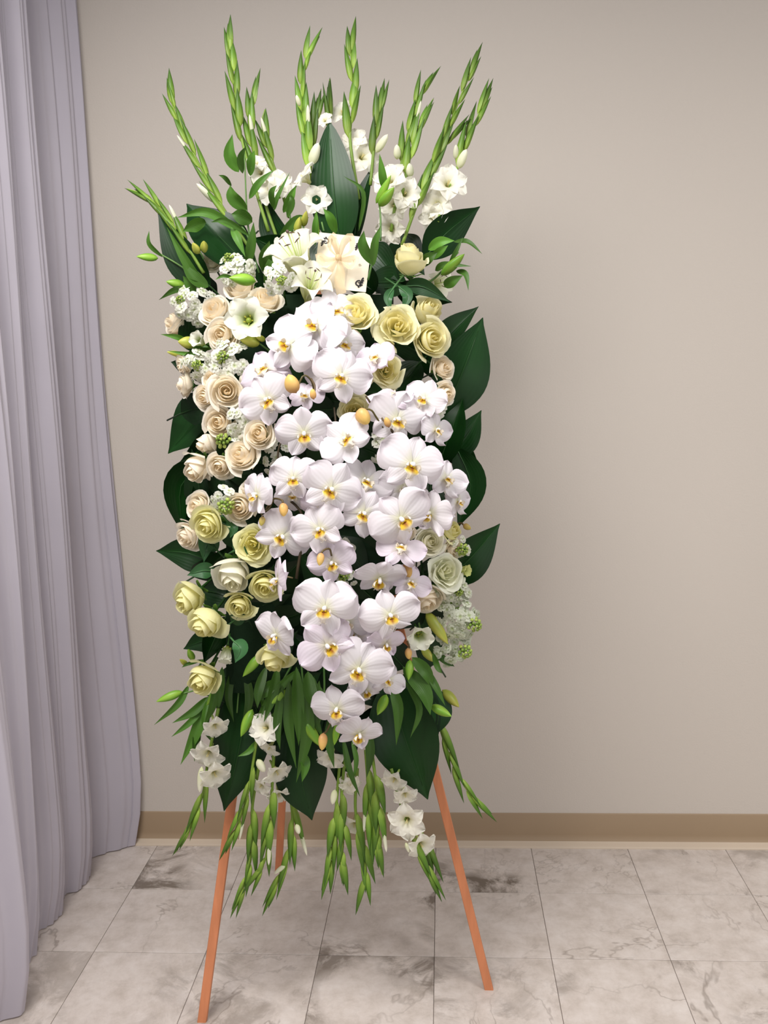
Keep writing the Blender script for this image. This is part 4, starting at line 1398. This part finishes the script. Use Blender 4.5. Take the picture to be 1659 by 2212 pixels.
stock(512, 588, 44, 34, 20, 'white stock flowers under the topmost left rose', (-12, -20, 26), .0)
stock(418, 662, 46, 38, 22, 'white stock flowers on the left edge above a peach rose', (-20, -6, 24), .0)
stock(607, 606, 36, 34, 20, 'white stock flowers in front of the large lily', (4, 6, 26), .06, 18)
stock(530, 914, 34, 38, 22, 'frilly white stock between peach roses', None, -.01)
stock(497, 778, 42, 42, 24, 'white stock with green tip above the large peach rose', (-8, 0, 34), .0)
stock(430, 788, 34, 30, 14, 'small stock cluster on the left edge below the buds', (0, 4, 26), -.01)
stock(486, 1078, 28, 30, 12, 'stock with bright green buds between peach roses', (6, 14, 40), .02)
stock(592, 985, 26, 40, 12, 'white stock peeking left of the orchid cascade', None, -.03)
stock(985, 1330, 46, 52, 34, 'white stock spike with green buds on the lower right edge', (34, 14, 34), .0, 19, (.82, .85, .78))  # tint here and below: grey green plus dim shade put into the colour
stock(975, 1398, 44, 34, 22, 'lowest white stock cluster on the right', (24, 4, 36), .0, 18, (.78, .82, .74))
stock(975, 1275, 40, 32, 18, 'white stock between the full white bloom and the ribbed bud', (12, 0, 26), -.01, 20, (.85, .87, .8))
stock(747, 1246, 24, 22, 8, 'tiny green stock buds between the orchids', (-4, -4, 32), .0, 14)
stock(500, 965, 22, 26, 8, 'green bud tip between two peach roses', (-12, -10, 36), -.01, 16)
stock(835, 960, 34, 40, 18, 'dim stock florets behind the right orchids', None, -.03)
stock(990, 1180, 22, 26, 8, 'green stock buds under the broad curled leaf', (6, 6, 30), .0, 16)
stock(930, 880, 30, 26, 12, 'small stock cluster behind the folded orchid on the right', (10, 4, 24), -.02)

# ------------------------------------------------------------------ orchids
LIL_SHADE = (.97, .92, .98)
for a in [
 (724, 672, 122, 22, 12, -14, -.005, 'highest white orchid, just under the corner of the card'),
 (684, 702, 146, -18, 8, 35, .02, 'very bright orchid with orange throat below the lilies'),
 (625, 746, 134, -15, 5, 60, .03, 'very bright orchid at upper left of the cascade'),
 (742, 742, 118, 28, 0, 10, .0, 'orchid turned right under the bright yellow rose'),
 (737, 812, 138, 12, -5, 20, .03, 'large orchid with striped throat above the dark gap'),
 (706, 798, 122, -28, 0, -15, .01, 'orchid turned left beside the one with striped throat'),
 (572, 798, 140, -24, 15, -30, .0, 'shaded orchid at the upper left edge of the cascade'),
 (578, 862, 138, -14, -14, -35, .02, 'wide orchid right of the large peach rose'),
 (657, 935, 134, 4, -18, -4, .03, 'wide flat orchid with a small red throat at centre'),
 (747, 949, 134, -15, 5, -52, .03, 'orchid with a bright petal pointing down left at centre'),
 (857, 906, 146, 22, -5, 12, .02, 'big orchid with orange throat at right of centre'),
 (889, 1003, 158, 14, -5, 18, .05, 'largest orchid of the right side with broad round petals'),
 (964, 1034, 108, 35, 10, 25, .02, 'orchid on the right edge with two petals spread upward'),
 (716, 1056, 148, 8, -8, 32, .05, 'large orchid in the middle of the cascade with yellow lip'),
 (790, 1040, 128, 28, 10, 25, .0, 'orchid half covered by the large middle one'),
 (634, 1033, 118, 0, -5, 0, .04, 'orchid with a tall dorsal petal left of the middle'),
 (633, 1075, 92, 0, -30, 180, .01, 'small yellow spotted orchid facing down under the tall one'),
 (556, 1068, 118, -50, 0, 10, .05, 'side-facing orchid in front of a peach rose'),
 (785, 1108, 128, 14, -8, 28, .02, 'orchid with yellow lip below the half covered one'),
 (866, 1120, 152, 12, -12, -38, .05, 'big orchid with a long petal falling right at centre right'),
 (930, 1108, 126, -40, -8, 25, .03, 'folded orchid left of the right edge leaf'),
 (988, 1082, 88, 55, 0, 10, .0, 'orchid in profile on the right edge'),
 (872, 1055, 116, 10, 0, -10, -.01, 'plain orchid petals behind the big right orchids', ),
 (690, 1142, 132, -12, -10, -28, .04, 'orchid with orange lip left of a bluish white petal'),
 (609, 1158, 132, 12, -12, 42, .03, 'orchid with a long petal hanging beside the ruffled yellow rose'),
 (866, 1184, 112, 10, 35, 15, .03, 'small lilac tipped orchid looking upward on the right'),
 (718, 1214, 118, -10, -15, -20, .02, 'shaded orchid behind a dangling bud at centre'),
 (820, 1248, 126, 5, -48, 10, .02, 'orchid facing down beside the dark gap at lower right'),
 (702, 1313, 150, -4, -2, 5, .06, 'brightest large orchid in the lower half with golden lip'),
 (748, 1343, 124, 18, -5, 25, .02, 'orchid half hidden right of the brightest lower one'),
 (842, 1328, 138, 12, -5, -12, .05, 'round white orchid at lower right with small yellow lip'),
 (706, 1394, 146, 14, -8, -48, .06, 'lilac tinted orchid with lip turned right at lower left'),
 (834, 1390, 92, 20, -35, 0, .03, 'small cream pink orchid hanging face down at lower right'),
 (774, 1445, 154, 10, -10, 22, .05, 'large orchid near the bottom of the cascade'),
 (728, 1530, 126, -10, -15, -8, .05, 'second lowest orchid above the hanging leaves'),
 (776, 1584, 112, 14, -38, 20, .05, 'lowest orchid at the end of the cascade'),
 (838, 1468, 88, 25, 0, 40, .0, 'blank petal orchid turned away right of the large bottom one'),
 (597, 1372, 124, -42, -8, 4, .05, 'narrow orchid at lower left above the hanging yellow rose'),
 (601, 1252, 116, -74, 0, 5, .05, 'edge-on orchid with lilac tips in front of a yellow rose'),
 (842, 856, 104, 5, 55, 0, .01, 'orchid seen from above with a pink petal on the right'),
 (918, 862, 104, -20, 5, 25, .02, 'orchid with a tall folded petal by the small peach rose'),
 (812, 772, 96, -25, 15, -15, .02, 'lilac tinted orchid beside the open yellow rose'),
 (660, 855, 84, -5, 20, 10, -.01, 'small pink lipped orchid under a fat bud'),
 (942, 928, 92, 45, 0, 20, .01, 'slim side-facing orchid next to the glossy curled leaf'),
 (697, 1096, 100, -5, -25, 0, .01, 'small shaded orchid directly under the large middle one'),
 (888, 1258, 96, 20, 10, 30, .01, 'pink tinged orchid left of the full white bloom'),
 (770, 1372, 110, -10, -10, 60, .0, 'shaded orchid behind the lower trio'),
 (790, 1492, 84, 15, -20, -20, .0, 'small orchid petals between the two lowest blooms'),
]:
    tint = LIL_SHADE if any(w in a[7] for w in ('lilac', 'pink', 'shaded')) else None  # blooms described as shaded share the lilac tint, shade put into their colour
    orchid(*a, tint=tint)

PK = (1.0, .88, .8)
orchid_bud(631, 829, 40, 44, 200, 'fat yellow peach orchid bud left of the pink lipped orchid', [(655, 812), (672, 822), (680, 850)], .05)
orchid_bud(676, 851, 17, 24, 185, 'small brown orchid bud hanging beside the fat left one', [(680, 835), (672, 818)], .05, PK)
orchid_bud(785, 900, 38, 42, 30, 'fat golden orchid bud in front of the deep yellow rose', [(800, 885), (812, 900), (828, 925)], .05)
orchid_bud(837, 912, 18, 24, 200, 'small brown orchid bud on the dark stalk right of centre', [(826, 905), (822, 890)], .04, PK)
orchid_bud(612, 1101, 24, 32, 5, 'peach orchid bud hanging below the spotted orchid', [(608, 1080), (590, 1078), (575, 1100)], .05, PK)
orchid_bud(566, 1126, 16, 22, -10, 'tiny olive orchid bud above the ruffled yellow rose', [(565, 1108), (580, 1100), (590, 1080)], .05, (.7, .8, .6))
orchid_bud(692, 1208, 20, 30, -8, 'yellow orchid bud dangling in front of the shaded orchid', [(700, 1188), (712, 1186), (716, 1200)], .06)
orchid_bud(697, 1602, 24, 38, -5, 'peach orchid bud hanging beneath the orchids at the bottom', [(705, 1580), (715, 1560)], .03, PK)
orchid_bud(882, 1412, 19, 25, 5, 'dull orange bud hanging below the frilly white bloom', [(884, 1398), (880, 1385)], .02, PK)
orchid_bud(1009, 1138, 16, 20, 60, 'small olive bud at the right edge above the curled leaf', [(995, 1130), (975, 1135)], -.03, (.7, .75, .55))
orchid_bud(880, 1232, 26, 34, 20, 'brownish pink bud under the upward looking orchid', None, .01, (.95, .8, .75))


def orchid_branch(pts, off, label):
    L = [at(x, y, dome(x, y, off)) for x, y in pts]
    m = MB()
    m.tube([q - L[0] for q in catmull(L, 20)], [.0034 - .0012 * i / 20 for i in range(21)], rgb(74, 62, 42), 6)
    o = inst('orchid_branch', m.mesh('orchid_branch', M_GREEN), None, Matrix.Translation(L[0]))
    tag(o, label, 'branch')


orchid_branch([(640, 1250), (655, 1120), (608, 1060), (600, 985), (612, 940)], .05, 'long brown orchid stalk running down left of the middle orchids')
orchid_branch([(725, 990), (726, 930), (722, 880)], .03, 'dark orchid stalk below the dark gap at centre')
orchid_branch([(850, 935), (818, 895), (790, 855)], .06, 'dark orchid stalk carrying the fat golden bud')
orchid_branch([(838, 1250), (832, 1180), (826, 1150)], .02, 'brown orchid stalk above the face-down orchid on the right')

# ------------------------------------------------------------------ card and bow
YC = -0.735
tl, tr, br, bl = at(690, 502, YC + .012), at(804, 514, YC + .012), at(790, 631, YC - .012), at(676, 619, YC - .012)
ex, ey = (tr - tl), (bl - tl)
nrm = ey.cross(ex).normalized()
if nrm.dot(AZ) > 0:
    nrm = -nrm
card = thing('card', 'cream greeting card with black corner characters tucked among the top flowers', 'card', Matrix.Translation(tl))


def on_card(u, v, h=0.0):
    return ex * u + ey * v + nrm * h


cm2 = MB()
corner = [(0, 0), (1, 0), (1, 1), (0, 1)]
for h in (-.0004, .0004):
    for u, v in corner:
        cm2.v.append(tuple(on_card(u, v, h)))
        cm2.c.append((1, 1, 1))
        cm2.uv.append((u, v))
cm2.f += [(3, 2, 1, 0), (4, 5, 6, 7)] + [(i, (i + 1) % 4, 4 + (i + 1) % 4, 4 + i) for i in range(4)]
inst('sheet', cm2.mesh('sheet', M_CARD, False), card)
cm3 = MB()
for h in (.0007, .0012):
    for u, v in ((0.02, .012), (.60, .012), (.60, .985), (.02, .985)):
        cm3.v.append(tuple(on_card(u, v, h)))
        cm3.c.append((1, 1, 1))
        cm3.uv.append((u, v))
cm3.f += [(3, 2, 1, 0), (4, 5, 6, 7)] + [(i, (i + 1) % 4, 4 + (i + 1) % 4, 4 + i) for i in range(4)]
inst('folded_flap', cm3.mesh('folded_flap', M_CARD, False), card)

STROKES = [[(.50, .00), (.62, .10), (.45, .16)], [(.10, .30), (.38, .22), (.55, .28)], [(.34, .10), (.40, .34), (.22, .60), (.30, .74), (.10, 1.0)],
           [(.60, .18), (.86, .22), (.98, .42), (.78, .62), (.48, .66), (.40, .54)], [(.06, .46), (.30, .50), (.56, .44), (.70, .48)],
           [(.00, .72), (.20, .66), (.36, .72)], [(.04, .86), (.26, .90)]]


def glyph(u0, v0, u1, v1, flip, label, only=None, mat=None):
    m = MB()
    for si, st in enumerate(STROKES):
        if only is not None and si not in only:
            continue
        pts = []
        for a, b in st:
            if flip:
                a, b = 1 - a, 1 - b
            pts.append(on_card(u0 + (u1 - u0) * a, v0 + (v1 - v0) * b, .0016))
        c = catmull(pts, 8)
        base = len(m.v)
        for i, p in enumerate(c):
            tg = (c[min(i + 1, 8)] - c[max(i - 1, 0)]).normalized()
            sd = tg.cross(nrm)
            w = .0016 * (1.15 - .9 * abs(i / 8 - .35))
            for s in (-1, 1):
                m.v.append(tuple(p + sd * s * w))
                m.c.append((1, 1, 1))
                m.uv.append((0, 0))
        for i in range(8):
            m.f.append((base + 2 * i, base + 2 * i + 1, base + 2 * i + 3, base + 2 * i + 2))
    o = inst('printed_character', m.mesh('printed_character', mat or M_INK, False), card)
    o['label'] = label


glyph(.05, .075, .20, .25, False, 'black brush character in the upper left corner')
glyph(.70, .10, .84, .26, False, 'black brush character in the upper right corner')
glyph(.79, .74, .94, .93, True, 'black brush character in the lower right corner')
glyph(.80, .50, .88, .54, False, 'faint small print', (1, 4), M_INK_FAINT)

bow = thing('ribbon_bow', 'sheer cream ribbon bow tied over the card', 'bow', Matrix.Translation(at(731, 558, YC - .02)))
bp0 = at(731, 558, YC - .022)
kk = depth_of(bp0) / FPX


def ribbon(name, pts, width, twist, dz):
    L = [at(x, y, YC - .020 - d) for (x, y), d in zip(pts, dz)]
    c = catmull(L, 14)
    m = MB()

    def fn(s, t):
        i = int(round(t * 14))
        p = c[i]
        tg = (c[min(i + 1, 14)] - c[max(i - 1, 0)]).normalized()
        sd = tg.cross(-AZ).normalized()
        nn = sd.cross(tg)
        a = math.radians(twist[0] + (twist[1] - twist[0]) * t)
        sd2 = sd * math.cos(a) + nn * math.sin(a)
        w = width * kk * .38 * (.32 + .68 * min(1, t * 2.2))
        if name == 'loop':
            w = width * kk * .36 * (.30 + .70 * math.sin(math.pi * t))
        return p + sd2 * (s * w) + nn * (.0015 * math.sin(s * 3 + t * 5)) - bp0, (1, 1, 1)
    m.sheet(4, 14, fn)
    inst(name, m.mesh(name, M_RIBBON), bow)


bow.matrix_world = Matrix.Translation(bp0)
ribbon('loop', [(731, 557), (724, 534), (716, 512), (712, 535), (729, 556)], 20, (20, 60), (0, .012, .02, .022, .004))
ribbon('loop', [(733, 557), (742, 525), (758, 512), (760, 540), (734, 558)], 26, (-20, -60), (0, .012, .02, .022, .004))
ribbon('loop', [(730, 559), (705, 560), (688, 552), (702, 572), (728, 560)], 22, (0, 40), (0, .012, .018, .02, .004))
ribbon('loop', [(733, 559), (750, 560), (768, 560), (756, 578), (734, 561)], 22, (0, -40), (0, .012, .018, .02, .004))
ribbon('tail', [(730, 560), (715, 580), (700, 605), (690, 628)], 22, (10, 30), (0, .008, .012, .016))
ribbon('tail', [(732, 560), (735, 585), (733, 610), (738, 635)], 30, (0, -20), (0, .004, .004, .006))
ribbon('tail', [(730, 556), (728, 535), (720, 515), (725, 505)], 20, (0, 25), (0, .003, .003, .004))
km = MB()
km.blob((0, 0, 0), .0075, (1, 1, 1), 8, 6)
inst('knot', km.mesh('knot', M_RIBBON), bow, Matrix.Translation(-AZ * .006))

# dark foliage filling the gaps between the blooms
FILL = [(440, 620), (520, 560), (600, 540), (690, 560), (770, 600), (840, 610), (900, 640), (560, 620), (650, 640), (880, 540), (820, 560),
        (430, 720), (520, 740), (610, 720), (700, 740), (800, 720), (880, 760), (940, 780), (450, 790), (540, 830), (640, 820), (720, 870), (800, 850),
        (880, 820), (430, 890), (500, 900), (590, 900), (680, 890), (770, 900), (850, 950), (920, 920), (460, 960), (540, 1030), (620, 990), (700, 980),
        (800, 980), (900, 1000), (430, 1050), (490, 1050), (580, 1080), (660, 1080), (760, 1100), (840, 1080), (930, 1080), (440, 1130), (510, 1150),
        (590, 1160), (660, 1170), (750, 1190), (830, 1170), (910, 1160), (450, 1220), (530, 1230), (610, 1250), (690, 1260), (780, 1260), (860, 1250),
        (940, 1230), (470, 1290), (550, 1310), (620, 1330), (700, 1340), (790, 1340), (880, 1330), (950, 1310), (470, 1370), (530, 1390), (600, 1420),
        (680, 1410), (760, 1420), (850, 1410), (930, 1390), (510, 1460), (570, 1490), (640, 1480), (720, 1500), (800, 1490), (880, 1480), (560, 1560),
        (640, 1560), (720, 1570), (800, 1560), (870, 1550), (510, 1530), (700, 1620)]
taken = set()
for i, (x, y) in enumerate(FILL):
    a = random.uniform(0, 6.28)
    L = random.uniform(55, 85)
    dx, dy = math.cos(a) * L, math.sin(a) * L
    yy = dome(x, y, -.07 - random.uniform(0, .035))
    near = sorted((math.hypot(r[0] - x, r[1] - y), r[2]) for r in REG if r[2] not in taken and len(r[2].split()) <= 11)
    lab = near[0][1]
    taken.add(lab)
    broad_leaf([(x - dx * .6, y - dy * .6), (x + random.uniform(-8, 8), y + random.uniform(-8, 8)), (x + dx, y + dy)], random.uniform(58, 84), yy + .02, yy - .005,
               'dark leaf tucked behind the ' + lab, random.uniform(-40, 40), .25, .008, random.uniform(.55, .95),
               'dark filler leaves between the blooms', name='filler_leaf')
